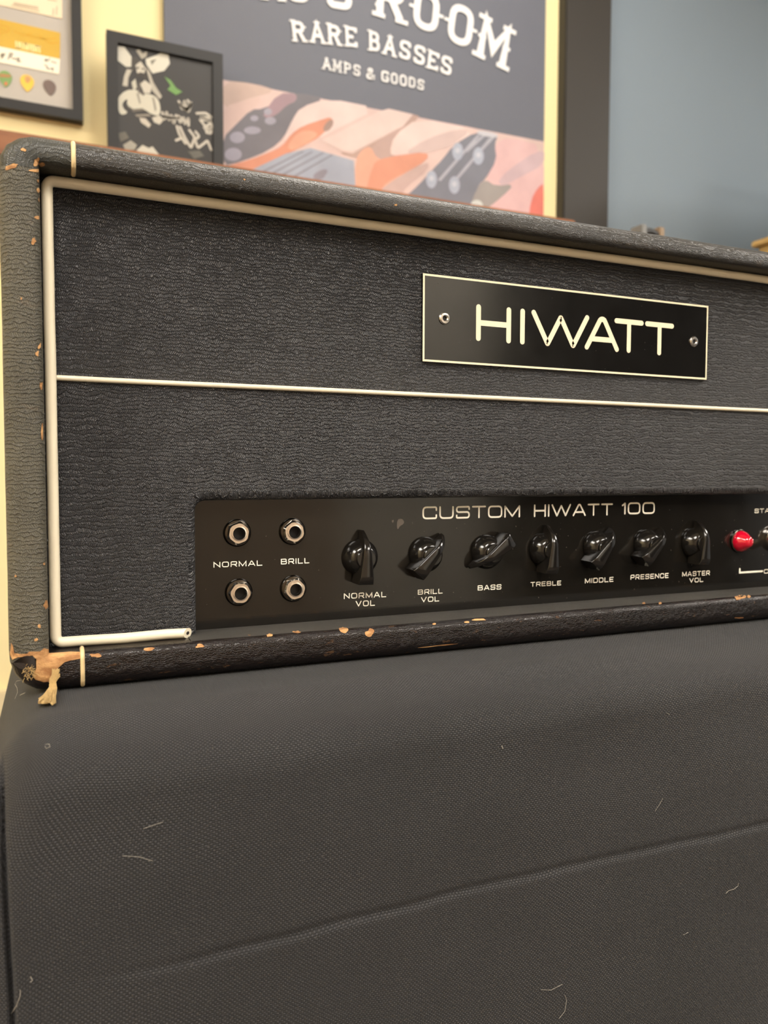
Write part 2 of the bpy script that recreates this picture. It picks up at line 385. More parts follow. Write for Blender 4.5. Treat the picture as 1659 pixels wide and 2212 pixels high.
# ================================================================== AMPLIFIER HEAD
AB = 0.705
amp = tag(empty('amplifier_head', (0.309, 0.12, AB)), 'black vinyl-covered vintage amplifier head with cream piping and name plate', 'amplifier')
XI0, XI1, ZI0, ZI1 = -0.0052, 0.6232, CAM.z - 0.0865, CAM.z + 0.1408
YF, RI, RO, YB = -0.019, 0.0036, 0.0095, 0.27
TL_, TT_, TB_ = 0.0172, 0.0134, ZI0 - AB
CORN = 0.016
hL = ZI1 - ZI0; wT = XI1 - XI0
SEG = [('left', hL), ('tl', CORN), ('top', wT), ('tr', CORN), ('right', hL), ('br', CORN), ('bottom', wT), ('bl', CORN)]
LOOP = sum(l for _, l in SEG)
def path(s):
    s = s % LOOP
    for k, l in SEG:
        if s <= l: break
        s -= l
    q = s / l
    if k == 'left': return Vector((XI0, ZI0 + s)), Vector((-1, 0)), TL_
    if k == 'top': return Vector((XI0 + s, ZI1)), Vector((0, 1)), TT_
    if k == 'right': return Vector((XI1, ZI1 - s)), Vector((1, 0)), TL_
    if k == 'bottom': return Vector((XI1 - s, ZI0)), Vector((0, -1)), TB_
    a0, t0, t1, c = {'tl': (180, TL_, TT_, (XI0, ZI1)), 'tr': (90, TT_, TL_, (XI1, ZI1)), 'br': (0, TL_, TB_, (XI1, ZI0)), 'bl': (-90, TB_, TL_, (XI0, ZI0))}[k]
    a = math.radians(a0 - 90 * q)
    cc, ss = abs(math.cos(a)), abs(math.sin(a)); tx = TL_; tz = TT_ if k[0] == 't' else TB_
    t = 1.0 / math.sqrt((cc / tx) ** 2 + (ss / tz) ** 2)
    return Vector(c), Vector((math.cos(a), math.sin(a))), t
def profile(t):
    ri = min(RI, t * .4); ro = min(RO, t * .58)
    P = [(0, .03), (0, .014), (0, 0.004), (0, YF + ri + .006)]
    P += [(ri - ri * math.cos(q), YF + ri - ri * math.sin(q)) for q in [math.pi / 2 * k / 6 for k in range(7)]]
    P += [(t / 2 + (ri - ro) / 2, YF)]
    P += [(t - ro + ro * math.sin(q), YF + ro - ro * math.cos(q)) for q in [math.pi / 2 * k / 9 for k in range(10)]]
    P += [(t, 0.01), (t, .05), (t, .12), (t, .20), (t, YB)]
    return P
def wob(p): return noise.noise(p * 28.0) * 0.00035 + noise.noise(p * 90.0) * 0.00012
def frame_strip(name, s0, s1, material):
    n = max(8, int((s1 - s0) / 0.004)); V = []; UV = []; Fc = []; L = None
    for i in range(n + 1):
        s = s0 + (s1 - s0) * i / n; P, o, t = path(s); pr = profile(t); L = len(pr); a = 0.0
        for j, (nn, y) in enumerate(pr):
            if j: a += math.hypot(nn - pr[j - 1][0], y - pr[j - 1][1])
            p = Vector((P.x + o.x * nn, y, P.y + o.y * nn))
            if y < .2 and nn > 0.001: p += Vector((o.x * .5, -0.8, o.y * .5)) * wob(p)
            if o.y < -0.5: p.z = max(p.z, AB)
            V.append(p); UV.append((a, s) if name == 'side_covering' else (s, a))
    for i in range(n):
        for j in range(L - 1):
            Fc.append([i * L + j, i * L + j + 1, (i + 1) * L + j + 1, (i + 1) * L + j])
    return mesh_obj(name, V, Fc, material, amp, UV)
JX = 0.0096                                    # where the corner covering meets the rail covering
sj = JX - XI0
sTL = hL + CORN; sTR = sTL + wT; sBR = sTR + CORN * 2 + hL; sBL = sBR + wT
side_l = frame_strip('side_covering', LOOP - .002, LOOP + hL - .003, 'tolex_side')
cap_t = frame_strip('corner_covering', hL - .003, sTL + sj, 'tolex_cap'); cap_b = frame_strip('corner_covering', sBL - sj, LOOP - .002, 'tolex_bottom')
top_r = frame_strip('top_rail', sTL + sj, sTR - sj, 'tolex_top')
side_r = frame_strip('side_covering', sTR - sj, sBR + sj, 'tolex_side')
bot_r = frame_strip('bottom_rail', sBR + sj, sBL - sj, 'tolex_bottom')
tag(bot_r, 'dark brown-black bottom rail with worn chips')
box('back_panel', (XI0, .10, ZI0), (XI1, .255, ZI1), 'black', amp)
lx0_, lx1_, V, UV, Fc = .0615, .5565, [], [], []
for i in range(81):
    for j, (y, dzv) in enumerate(((.013, .0002), (.004, .0003), (-.004, .0003), (-.0115, .0002), (-.0142, -.0001))):
        x = lx0_ + (lx1_ - lx0_) * i / 80; V.append((x, y, ZI0 + dzv + noise.noise(Vector((x * 60, y * 90, 0))) * .00012)); UV.append((x, y))
for i in range(80):
    for j in range(4): Fc.append([i * 5 + j, i * 5 + j + 1, i * 5 + j + 6, i * 5 + j + 5])
mesh_obj('panel_ledge', V, Fc, 'ledge', bot_r, UV)
# joint inlays: cream string let into the covering where corner and rail meet
for s in (sTL + sj, sBL - sj, sTR - sj, sBR + sj):
    P, o, t = path(s); pts = []
    pr = profile(t)[3:-4]
    for i in range(len(pr) - 1):
        for q in (0, .5):
            nn = pr[i][0] * (1 - q) + pr[i + 1][0] * q; y = pr[i][1] * (1 - q) + pr[i + 1][1] * q
            if not (o.y < 0 and nn > t - .0016): pts.append((P.x + o.x * (nn - .0002), y + .0002 if y < -.018 else y, P.y + o.y * (nn - .0002)))
    tube('joint_inlay', pts, 0.00105, 'pipe2', amp, n=10)

# baffle with the notch for the control panel
PX0, PX1, PZ1, CR, LR = 0.0668, 0.5512, CAM.z - 0.0152, 0.0055, 0.0042
def notch(off):
    pts = [(PX0 - off, ZI0 - .004)]
    for k in range(9):
        a = math.pi - math.pi / 2 * k / 8; r = CR + off * .8; pts.append((PX0 - off + r + r * math.cos(a), PZ1 + off - r + r * math.sin(a)))
    for k in range(1, 80): pts.append((PX0 + .01 + (PX1 - PX0 - .02) * k / 80, PZ1 + off + noise.noise(Vector((k * .7, 0, off))) * .00025))
    for k in range(9):
        a = math.pi / 2 - math.pi / 2 * k / 8; r = CR + off * .8; pts.append((PX1 + off - r + r * math.cos(a), PZ1 + off - r + r * math.sin(a)))
    pts.append((PX1 + off, ZI0 - .004)); return pts
inner = notch(LR)
outer = [(XI0 - .003, ZI0 - .004)] + inner + [(XI1 + .003, ZI0 - .004), (XI1 + .003, ZI1 + .003), (XI0 - .003, ZI1 + .003)]
V = [Vector((x, 0, z)) for x, z in outer]; UV = [(x, z) for x, z in outer]
ov, of = fill2d(outer, 0)
V = [Vector((p.x, 0, p.y)) for p in ov]; UV = [(p.x, p.y) for p in ov]; Fc = [list(f) for f in of]
rings = [notch(LR * (1 - math.sin(math.pi / 2 * k / 6))) for k in range(7)] + [notch(0)]
ys = [LR * (1 - math.cos(math.pi / 2 * k / 6)) for k in range(7)] + [0.016]
b = len(V); n = len(inner)
for k, rg in enumerate(rings):
    for i, (x, z) in enumerate(rg):
        V.append(Vector((x, ys[k], z))); UV.append((inner[i][0] + (ys[k] * .7 if i < 6 else 0), inner[i][1] - ys[k] * .9))
for k in range(len(rings) - 1):
    for i in range(n - 1): Fc.append([b + k * n + i, b + k * n + i + 1, b + (k + 1) * n + i + 1, b + (k + 1) * n + i])
baffle = mesh_obj('front_baffle', V, Fc, 'tolex', amp, UV)

# piping
PY = -0.0042; pr_ = 0.0026
px0, pz1, pz0 = -0.0021, CAM.z + 0.1381, CAM.z - 0.0838
def arc(cx, cz, r, a0, a1, n=7): return [(cx + r * math.cos(math.radians(a0 + (a1 - a0) * k / n)), PY, cz + r * math.sin(math.radians(a0 + (a1 - a0) * k / n))) for k in range(n + 1)]
px1 = 0.6201; cr = 0.0034
pp = [(0.0612, PY - .0004, pz0 - .0002), (0.05, PY, pz0), (0.03, PY - .0003, pz0 - .0003), (.012, PY, pz0)] + arc(px0 + cr, pz0 + cr, cr, 270, 180)
pp += [(px0 + noise.noise(Vector((0, 0, k * .31))) * .0003, PY, pz0 + cr + (pz1 - pz0 - 2 * cr) * k / 24) for k in range(1, 24)]
pp += arc(px0 + cr, pz1 - cr, cr, 180, 90)
pp += [(px0 + cr + (px1 - px0 - 2 * cr) * k / 40, PY, pz1 + noise.noise(Vector((k * .37, 5, 0))) * .00025) for k in range(1, 40)]
pp += arc(px1 - cr, pz1 - cr, cr, 90, 0) + [(px1, PY, CAM.z)] + arc(px1 - cr, pz0 + cr, cr, 0, -90) + [(.5568, PY, pz0)]
pipe = tube('piping', pp, pr_, 'pipe', amp, n=16)
for k_, sx in ((0, 1), (len(pp) - 1, -1)):
    for j in range(16):
        v = pipe.data.vertices[k_ * 16 + j]; v.co.x += sx * (v.co.y - pp[k_][1]) * 0.9
tag(pipe, 'cream plastic piping bead around the front')
for sx, x in ((1, .0612), (-1, .5568)):
    V = []
    for k in range(16):
        q = 2 * math.pi * k / 16; yy = .0010 * math.cos(q)
        V.append((x + sx * (yy * .9 + .00005), PY - .0004 + yy - .00012, pz0 - .0002 + .0009 * math.sin(q)))
    mesh_obj('piping_bore', V, [list(range(16))], 'flap', pipe, smooth=False)
dz = CAM.z + 0.0456
tube('divider_piping', [(-.001 + .62 * k / 30, -.0006 + noise.noise(Vector((k * .5, 1, 2))) * .0001, dz + noise.noise(Vector((k * .21, 9, 2))) * .0003) for k in range(31)], 0.00135, 'pipe', amp, n=10)

# name plate
plX0, plX1, plZ0, plZ1 = 0.1976, 0.4172, CAM.z + .0648, CAM.z + .1157
plate = box('name_plate', (plX0, -.0017, plZ0), (plX1, .0002, plZ1), 'plate', amp, 0.0003)
V = []; bw = 0.0013; y = -.00178
for d in (0.0001, bw): V += [(plX0 + d, y, plZ0 + d), (plX1 - d, y, plZ0 + d), (plX1 - d, y, plZ1 - d), (plX0 + d, y, plZ1 - d)]
mesh_obj('plate_border', V, [[i, (i + 1) % 4, 4 + (i + 1) % 4, 4 + i] for i in range(4)], 'platewhite', plate, smooth=False)
it = []; YP = -.0018
def pz(x, y): return at(880 + x / 2.44, 560 + y / 2.44, YP)
zb = pz(363, 430).z; zt = pz(363, 236).z
for ch, a, c in (('H', 362, 546), ('I', 592, 621), ('W', 653, 957), ('A', 936, 1116), ('T', 1091, 1244), ('T', 1253, 1404)):
    X0, X1 = pz(a, 350).x, pz(c, 380).x; it.append((ch, X0, zb, X1 - X0, zt - zb, 0, 0))
text_mesh('plate_lettering', it, 0.0033, YP, 'platewhite', plate)
for xx, yy in ((960, 688), (1498, 738)):
    c = at(xx, yy, YP)
    rv = lathe('rivet', [(.0034, 0), (.0036, .0006), (.003, .0013), (.0019, .0014), (.0013, .0008), (.0012, -.0004)], (c.x, -.0017, c.z), 'steel', plate, 24)
    lathe('rivet_hole', [(.0013, .0002), (0.00001, .0002)], (c.x, -.0017, c.z), 'hole', plate, 16)

# control panel
YPN = 0.0122
panel = box('control_panel', (.058, YPN, ZI0 - .002), (.560, YPN + .003, CAM.z - .008), 'panel', amp)
YT = YPN - 0.0001
for a in (('NORMAL', 461.2, 1226.3, 566.7, 1221.8, 1214.2), ('BRILL', 606.8, 1219.4, 668.2, 1216.7, 1207.3),
          ('NORMAL', 742.7, 1294.1, 834, 1290.0, 1281.8), ('VOL', 768.3, 1310.7, 809.9, 1308.6, 1298.2), ('BRILL', 902.5, 1284.8, 956.2, 1282, 1274),
          ('VOL', 909.4, 1301, 948.6, 1299, 1290), ('BASS', 1032, 1275.7, 1082.8, 1273.2, 1264.6), ('TREBLE', 1146, 1267.6, 1212, 1264.2, 1257.5),
          ('MIDDLE', 1263.5, 1260.3, 1325, 1256.7, 1249.6), ('PRESENCE', 1362, 1252.7, 1444, 1248.4, 1241.8), ('MASTER', 1473.6, 1245.6, 1533, 1242.6, 1235.2),
          ('VOL', 1489, 1258.7, 1519, 1257, 1249), ('STANDBY', 1630, 1108.5, 1706, 1106, 1099), ('ON', 1650, 1239, 1672, 1238, 1230)):
    text_px('panel_lettering', *a, YT, 'cream', panel, 0.165, 0.27)
for a in (('CUSTOM', 912.4, 1122, 1123.3, 1117.6, 1094.2), ('HIWATT', 1153.2, 1117, 1323.3, 1113.3, 1089.8), ('100', 1343, 1111.5, 1414.2, 1110, 1085.6)):
    text_px('model_lettering', *a, YT, 'cream', panel, 0.135, 0.17)
a, b, c = at(1598, 1229, YT), at(1598, 1237, YT), at(1647, 1234, YT); V = []; Fc = []
stroke_mesh([(a.x, a.z), (b.x, b.z), (c.x, b.z)], .0007, False, V, Fc)
mesh_obj('panel_line', [(p.x, YT, p.y) for p in V], Fc, 'cream', panel, smooth=False)
flat('scuff_grey', (92, 84, 76), 0.6)
for k, pl in enumerate(([(858, 1122), (868, 1120), (873, 1126), (872, 1132), (864, 1136), (860, 1144), (857, 1140)], [(846, 1124), (851, 1122), (850, 1129), (847, 1129)])):
    ov, of = fill2d(smooth_poly(pl, 1), 0); mesh_obj('scuff_mark', [at(p.x, p.y, YT) for p in ov], [list(f) for f in of], 'scuff_grey', panel, smooth=False)

def hexnut(name, c, R, h, r, material, parent, rot=0.2, y0=0.0):
    bm = []; V = []; Fc = []; n = 36
    for lvl, (hh, k) in enumerate(((0, 1.0), (h * .60, 1.0), (h, .9))):
        for i in range(n):
            a = 2 * math.pi * i / n + rot; m = (a - rot) % (math.pi / 3) - math.pi / 6; rad = R * math.cos(math.pi / 6) / math.cos(m)
            if lvl == 2: rad = min(rad * .90, R * .82)
            V.append((c[0] + rad * math.cos(a), c[1] - y0 - hh, c[2] + rad * math.sin(a)))
    for rr, hh in ((r * 1.28, h), (r * 1.25, h + .0007), (r * 1.05, h + .0008), (r, h + .0003), (r, 0)):
        for i in range(n):
            a = 2 * math.pi * i / n + rot; V.append((c[0] + rr * math.cos(a), c[1] - y0 - hh, c[2] + rr * math.sin(a)))
    for l in range(7):
        for i in range(n): Fc.append([l * n + i, l * n + (i + 1) % n, (l + 1) * n + (i + 1) % n, (l + 1) * n + i])
    return mesh_obj(name, V, Fc, material, parent, sharp=22)
for i, (xx, yy) in enumerate(((512, 1151), (631, 1148), (515.5, 1279), (633, 1271))):
    c = at(xx, yy, YPN); c = (c.x, YPN, c.z)
    j = lathe('jack_socket', [(.0077, 0), (.0077, .0008), (.0070, .0019), (.0058, .0023), (.0036, .0023)], c, 'chrome_dark', amp, 36)
    hexnut('nut', c, .0067, .0030, .0033, 'chrome', j, .35 + i * .31, .0022)
    lathe('bore', [(.0034, .0050), (.0033, .0006), (.00001, .0006)], c, 'hole', j, 24)

# pointer knobs
def make_knob(x, z, ang, i):
    c = (x, YPN, z)
    k = lathe('control_knob', [(.0108, .0006), (.0109, .0020), (.0102, .0036), (.0096, .0048), (.0086, .0068), (.0072, .0084), (.0060, .0094), (.00001, .0096)], c, 'knob', amp, 40, 40)
    lathe('cap', [(.0058, .0090), (.0058, .0112), (.0055, .0116), (.00001, .0117)], c, 'knob', k, 32)
    st = []
    for q in range(25):
        r = -.0148 + .0310 * q / 24; f = q / 24
        w = .0046 * (1 - f) + .0010 * f
        if r < -.012: ht = .0134 - ((-.012 - r) / .0028) ** 2 * .0012
        elif r < .002: ht = .0138
        else: ht = .0138 - .0105 * ((r - .002) / .0142) ** 2.3
        st.append((r, w, .0012, ht))
    V = []; Fc = []; ca, sa = math.cos(ang), math.sin(ang)
    for r, w, hb, ht in st:
        bv = min(.0006, w * .4)
        for s, h in ((-w * 1.06, hb), (-w, ht - bv), (-w + bv * .4, ht - bv * .3), (-w + bv, ht), (w - bv, ht), (w - bv * .4, ht - bv * .3), (w, ht - bv), (w * 1.06, hb)):
            V.append((x + r * sa + s * ca, YPN - h, z + r * ca - s * sa))
    n = 8
    for q in range(len(st) - 1):
        for m in range(n): Fc.append([q * n + m, q * n + (m + 1) % n, (q + 1) * n + (m + 1) % n, (q + 1) * n + m])
    Fc.append(list(range(n))); Fc.append([(len(st) - 1) * n + m for m in range(n)][::-1])
    mesh_obj('pointer', V, Fc, 'knob', k, sharp=35)
    return k
KX0, KDX, KZ = 0.1638, 0.0430, CAM.z - 0.0502
for i, deg in enumerate((2, 42, -124, 4, 40, 46, 3)):
    make_knob(KX0 + KDX * i, KZ, math.radians(deg), i)
# pilot lamp and toggle switch
c = (KX0 + KDX * 7 + .0022, YPN, KZ - .0002)
l = lathe('pilot_lamp', [(.0086, 0), (.0086, .0012), (.0080, .0016), (.0070, .0016)], c, 'chrome_dark', amp, 32)
lathe('jewel', [(.0078, .0008), (.0080, .0022), (.0076, .0038), (.0064, .0060), (.0048, .0080), (.0043, .0091), (.0034, .0103), (.0018, .0110), (.00001, .0111)], c, 'jewel', l, 12, 50)
c = (KX0 + KDX * 8 - .0050, YPN, KZ + .0005)
sw = lathe('toggle_switch', [(.0098, 0), (.0100, .0020), (.0097, .0040), (.0088, .0054), (.0074, .0058), (.0050, .0058)], c, 'chrome', amp, 32)
hexnut('nut', c, .0070, .0030, .0046, 'chrome', sw, .1, .0056)
tube('lever', [(c[0], YPN - .002, c[2]), (c[0], YPN - .010, c[2] - .003), (c[0], YPN - .020, c[2] - .0075), (c[0], YPN - .023, c[2] - .009)], .002, 'chrome', sw, 14, radii=[.0042, .0026, .0036, .002])

# --- chipped and torn covering: patches that follow the covering's surface
bpy.context.view_layer.update()
def bvh(objs):
    vs = []; fs = []
    for o in objs:
        b = len(vs); vs += [v.co.copy() for v in o.data.vertices]; fs += [[b + i for i in p.vertices] for p in o.data.polygons]
    return BVHTree.FromPolygons(vs, fs)
FB = bvh([side_l, cap_t, cap_b, top_r, bot_r])
def patch(name, poly, material, off=0.00022, step=2.5, parent=None):
    ov, of = fill2d(poly, step); V = []
    for p in ov:
        d = ray(p.x, p.y).normalized(); hit, nrm, *_ = FB.ray_cast(CAM, d)
        if hit is None: V.append(None); continue
        if nrm.dot(d) > 0: nrm = -nrm
        V.append(hit + nrm * (off + random.uniform(-.00005, .00005)))
    idx = {}; VV = []
    for i, v in enumerate(V):
        if v is not None: idx[i] = len(VV); VV.append(v)
    FF = []
    for f in of:
        if all(i in idx for i in f):
            t = [VV[idx[i]] for i in f]
            if max((t[0] - t[1]).length, (t[1] - t[2]).length, (t[2] - t[0]).length) < .006: FF.append([idx[i] for i in f])
    if not FF: return None
    left = set(range(len(FF))); best = []
    while left:
        grp = [left.pop()]; vs_ = set(FF[grp[0]]); grow = True
        while grow:
            add = [i for i in left if vs_ & set(FF[i])]; grow = bool(add)
            for i in add: left.discard(i); grp.append(i); vs_ |= set(FF[i])
        if len(grp) > len(best): best = grp
    FF = [FF[i] for i in best]; used = sorted({i for f in FF for i in f}); mp_ = {u: k for k, u in enumerate(used)}
    VV = [VV[u] for u in used]; FF = [[mp_[i] for i in f] for f in FF]
    return mesh_obj(name, VV, FF, material, parent, smooth=False)
def blob(cx, cy, rx, ry, rot=0.0, n=11, jag=.38):
    out = []
    for k in range(n):
        q = 2 * math.pi * k / n; r = 1 + random.uniform(-jag, jag); x, y = rx * r * math.cos(q), ry * r * math.sin(q)
        out.append((cx + x * math.cos(rot) - y * math.sin(rot), cy + x * math.sin(rot) + y * math.cos(rot)))
    return smooth_poly(out, 1)
CH_SIDE = [(25, 360, 18, 6, -.35), (52, 324, 6, 4, .4), (78, 350, 5, 9, .5), (90, 355, 8, 5, .2), (76, 369, 14, 4.5, .1), (83, 391, 3, 4), (82, 412, 3, 5), (85, 432, 3.5, 6), (79, 470, 5, 4),
           (72, 521, 5, 7), (46, 645, 2, 3), (85, 748, 3, 8, .2), (80, 764, 3, 6), (88, 834, 3, 8), (90, 930, 2.5, 18), (95, 1218, 1.8, 2.5), (34, 1244, 2.5, 2.5), (99, 1306, 5, 9), (85, 1352, 3, 4), (78, 1382, 5, 3)]
CH_TOP = [(528, 388, 2.5, 2), (855, 443, 3.5, 2)]
CH_BOT = [(741, 1361, 9, 7), (799, 1368, 9, 8.5), (640, 1366, 9, 2.5), (582, 1373, 6, 4), (538, 1371, 3, 3), (1035, 1339, 16, 2), (1008, 1344, 5, 2), (938, 1348, 4, 2), (1598, 1290, 11, 6, -.1), (1617, 1289, 4, 3), (1391, 1303, 4, 3), (1426, 1303, 3, 3),
          (433, 1396, 10, 4), (320, 1403, 14, 3.5), (205, 1416, 12, 4), (1597, 1334, 9, 1.4), (950, 1394, 40, 1.2, -.1)]
for L, par in ((CH_SIDE, side_l), (CH_TOP, top_r), (CH_BOT, bot_r)):
    for c in L: patch('exposed_wood', blob(*c), 'wood', parent=par)
def zq(x, y): return (20 + x / 7.54, 1380 + y / 7.54)
torn = [zq(*p) for p in ((40, 60), (70, 120), (90, 230), (200, 245), (290, 240), (330, 205), (500, 205), (560, 150), (630, 170), (650, 240), (800, 232), (1000, 215), (1150, 220), (1170, 320), (1000, 350), (900, 380), (800, 470), (740, 560), (690, 690), (560, 700), (430, 660), (380, 600), (440, 480), (440, 330), (380, 270), (250, 290), (150, 300), (60, 340), (20, 250))]
w = patch('torn_corner', torn, 'wood', 0.0003, 2.0, side_l)
if w: tag(w, 'bare splintered wood at the torn lower corner')
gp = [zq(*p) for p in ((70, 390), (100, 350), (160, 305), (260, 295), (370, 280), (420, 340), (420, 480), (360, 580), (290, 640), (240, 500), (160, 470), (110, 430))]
patch('torn_shadow_gap', gp, 'flap', 0.00035, 2.0, side_l)  # dark patch: the shade inside the tear is put into its colour
# flap of loose covering curling out at the corner
V = []; Fc = []
for i in range(9):
    q = i / 8
    for j in range(5):
        r = j / 4; x, yv = zq(60 + 330 * q, 395 - 120 * math.sin(q * 2.2) * (1 - .3 * r) + 150 * r * q)
        V.append(at(x, yv, -.0195 - .0035 * math.sin(math.pi * min(1, q * 1.2)) * (1 - r * .8)))
for i in range(8):
    for j in range(4): Fc.append([i * 5 + j, i * 5 + j + 1, (i + 1) * 5 + j + 1, (i + 1) * 5 + j])
mesh_obj('torn_flap', V, Fc, 'flap', side_l)
def lie(x, y, Y, lift=.0012):      # on the depth Y, or lying on the cover where that would be below it
    p = at(x, y, Y)
    if p.z < AB + lift:
        v = ray(x, y); p = CAM + v * ((AB + lift - CAM.z) / v.z)
    return p
# frayed backing cloth hanging from the torn corner, one bundle of threads
V = []; Fc = []
def thread(pts, r, V, Fc, n=4):
    ref = Vector((0, 1, 0)); b = len(V)
    for i, p in enumerate(pts):
        d = (pts[min(i + 1, len(pts) - 1)] - pts[max(0, i - 1)]).normalized(); a = d.cross(ref).normalized(); c = d.cross(a)
        for k in range(n):
            q = 2 * math.pi * k / n; V.append(p + (a * math.cos(q) + c * math.sin(q)) * r)
    for i in range(len(pts) - 1):
        for k in range(n): Fc.append([b + i * n + k, b + i * n + (k + 1) % n, b + (i + 1) * n + (k + 1) % n, b + (i + 1) * n + k])
for k in range(150):
    a = zq(random.uniform(700, 830), random.uniform(480, 620)); m = zq(random.uniform(650, 780), random.uniform(780, 830)); e = zq(random.uniform(470, 760), random.uniform(960, 1060))
    mid = zq(random.uniform(650, 760), random.uniform(650, 760)); pts = [at(*a, -.0205), lie(*mid, -.0215, .001), lie(*m, -.0225, .0006 + random.random() * .001), lie(*e, -.024, .0004 + random.random() * .002)]
    thread(pts, random.uniform(.00010, .00019), V, Fc)
for k in range(60):
    a = zq(random.uniform(250, 420), random.uniform(430, 640)); d = Vector((random.uniform(-.003, .003), random.uniform(-.002, 0), random.uniform(-.003, .002))); p = at(*a, -.0198)
    thread([p, p + d * .4 + Vector((0, -.0005, .0004)), p + d * .7], random.uniform(.00006, .00012), V, Fc)
mesh_obj('frayed_threads', V, Fc, 'fibre', side_l, smooth=False)
V = []; Fc = []
for pl in ([(465, 1050), (480, 990), (540, 930), (600, 890), (680, 880), (760, 900), (755, 960), (745, 1050), (700, 1085), (660, 1040), (560, 1060)],):
    ov, of = fill2d([zq(*p) for p in pl], 2.0); b = len(V)
    for lay in (0, 1):
        for p in ov: V.append(lie(p.x, p.y, -.0245, .0016 + .0010 * noise.noise(Vector((p.x * .12, p.y * .12, 0))) - (.0012 if lay else 0)))
    n = len(ov); Fc += [list(f) for f in of] + [[n + i for i in f][::-1] for f in of]
mesh_obj('frayed_scrap', V, Fc, 'fibre', side_l, smooth=False)

# ================================================================== COVERED SPEAKER CABINET BELOW
cv = tag(empty('covered_speaker_cabinet', (.31, .1, 0)), 'speaker cabinet under a black woven nylon cover, beneath the amplifier', 'speaker cabinet')
CX0, CX1, CY0, CY1, CZ = -0.0235, 0.655, -0.078, 0.31, AB
RR = 0.030
SEAM_Z = CAM.z - 0.214
def lerp_list(segs):
    out = []
    for a, b, n in segs: out += [a + (b - a) * i / n for i in range(n)]
    return out + [segs[-1][1]]
xs = lerp_list([(CX0, .006, 44), (.006, .10, 40), (.10, .5, 120), (.5, CX1, 20)])
zs = lerp_list([(.02, .30, 20), (.30, SEAM_Z - .02, 40), (SEAM_Z - .02, SEAM_Z + .02, 64), (SEAM_Z + .02, CZ, 60)])
ysl = lerp_list([(CY0, -.015, 26), (-.015, CY1, 24)])
def sst(x): x = max(0, min(1, x)); return x * x * (3 - 2 * x)
def cover_pt(x, y, z):
    p = Vector((x, y, z)); q = Vector((min(max(x, CX0 + RR * .7), CX1 - RR), min(max(y, CY0 + RR), CY1 - RR), min(z, CZ - RR)))
    d = p - q
    if d.length > 1e-9:
        big = max(abs(d.x) / .7 if x < .1 else abs(d.x), abs(d.y), abs(d.z)); d = d.normalized() * big
        if x < .1: d.x *= .8
        p = q + d
    f = 1 - sst((y - CY0) / .05)                                          # how far the point belongs to the front
    lw = 1 - sst((x - CX0) / .10)
    p.x -= .013 * lw * sst((CZ - .012 - z) / .06)
    p.y -= f * .004 * sst((CZ - z) / .08) * sst((x + .02) / .15)
    # sag and puckers
    top = sst((CZ - z) / .03)
    p.y += f * top * (noise.noise(Vector((x * 7, z * 9, 1.3))) * .0030 + noise.noise(Vector((x * 22, z * 26, 4.1))) * .0008)
    p.y += f * top * .0022 * math.exp(-((x - .27) ** 2 / .0016 + (z - (CAM.z - .155)) ** 2 / .0006))
    p.z -= sst((x - .20) / .15) * (1 - sst((x - .52) / .1)) * .0025 * f * (1 - top) * 0.5
    # fold line across the front
    zl = SEAM_Z + .004 * math.exp(-x / .05) + .0022 * math.sin(x * 9 - .5) + .0012 * noise.noise(Vector((x * 30, 0, 0)))
    amt = sst((x - .0) / .08)
    p.y -= f * amt * .0009 * (1 - sst((z - zl + .001) / .0030)) * (1 - sst((zl - z) / .06))
    p.y += f * amt * .0011 * math.exp(-((z - zl - .0022) / .0022) ** 2)
    # sewn seam near the left edge of the front
    xsm = -.0229 + .0034 * sst((CZ - .01 - z) / .16); g = sst((CZ - .004 - z) / .03)
    if f > .2: p.y += g * (.0075 * math.exp(-((p.x - xsm) / .0011) ** 2) + .0020 * (1 - sst((p.x - xsm + .003) / .003)))
    return p
V = []; UV = []; Fc = []
def grid(na, nb, fn):
    b = len(V)
    for i in range(na):
        for j in range(nb):
            p, uv = fn(i, j); V.append(p); UV.append(uv)
    for i in range(na - 1):
        for j in range(nb - 1): Fc.append([b + i * nb + j, b + (i + 1) * nb + j, b + (i + 1) * nb + j + 1, b + i * nb + j + 1])
grid(len(xs), len(zs), lambda i, j: (cover_pt(xs[i], CY0, zs[j]), (xs[i], zs[j])))
grid(len(xs), len(ysl), lambda i, j: (cover_pt(xs[i], ysl[j], CZ), (xs[i], CZ + ysl[j] - CY0)))
grid(len(ysl), len(zs), lambda i, j: (cover_pt(CX0, ysl[j * 0 + i], zs[j]), (CX0 - (ysl[i] - CY0), zs[j])))
grid(len(ysl), len(zs), lambda i, j: (cover_pt(CX1, ysl[i], zs[j]), (CX1 + (ysl[i] - CY0), zs[j])))
grid(len(xs), len(zs), lambda i, j: (cover_pt(xs[i], CY1, zs[j]), (xs[i], zs[j] + 1)))
cover = mesh_obj('nylon_cover', V, Fc, 'cover', cv, UV)
bm = bmesh.new(); bm.from_mesh(cover.data); bmesh.ops.remove_doubles(bm, verts=bm.verts, dist=1e-6); bmesh.ops.recalc_face_normals(bm, faces=bm.faces); bm.to_mesh(cover.data); bm.free()
cover.data.polygons.foreach_set('use_smooth', [True] * len(cover.data.polygons))
box('cabinet', (CX0 + .03, CY0 + .03, 0.0), (CX1 - .03, CY1 - .03, CZ - .03), 'black', cv)
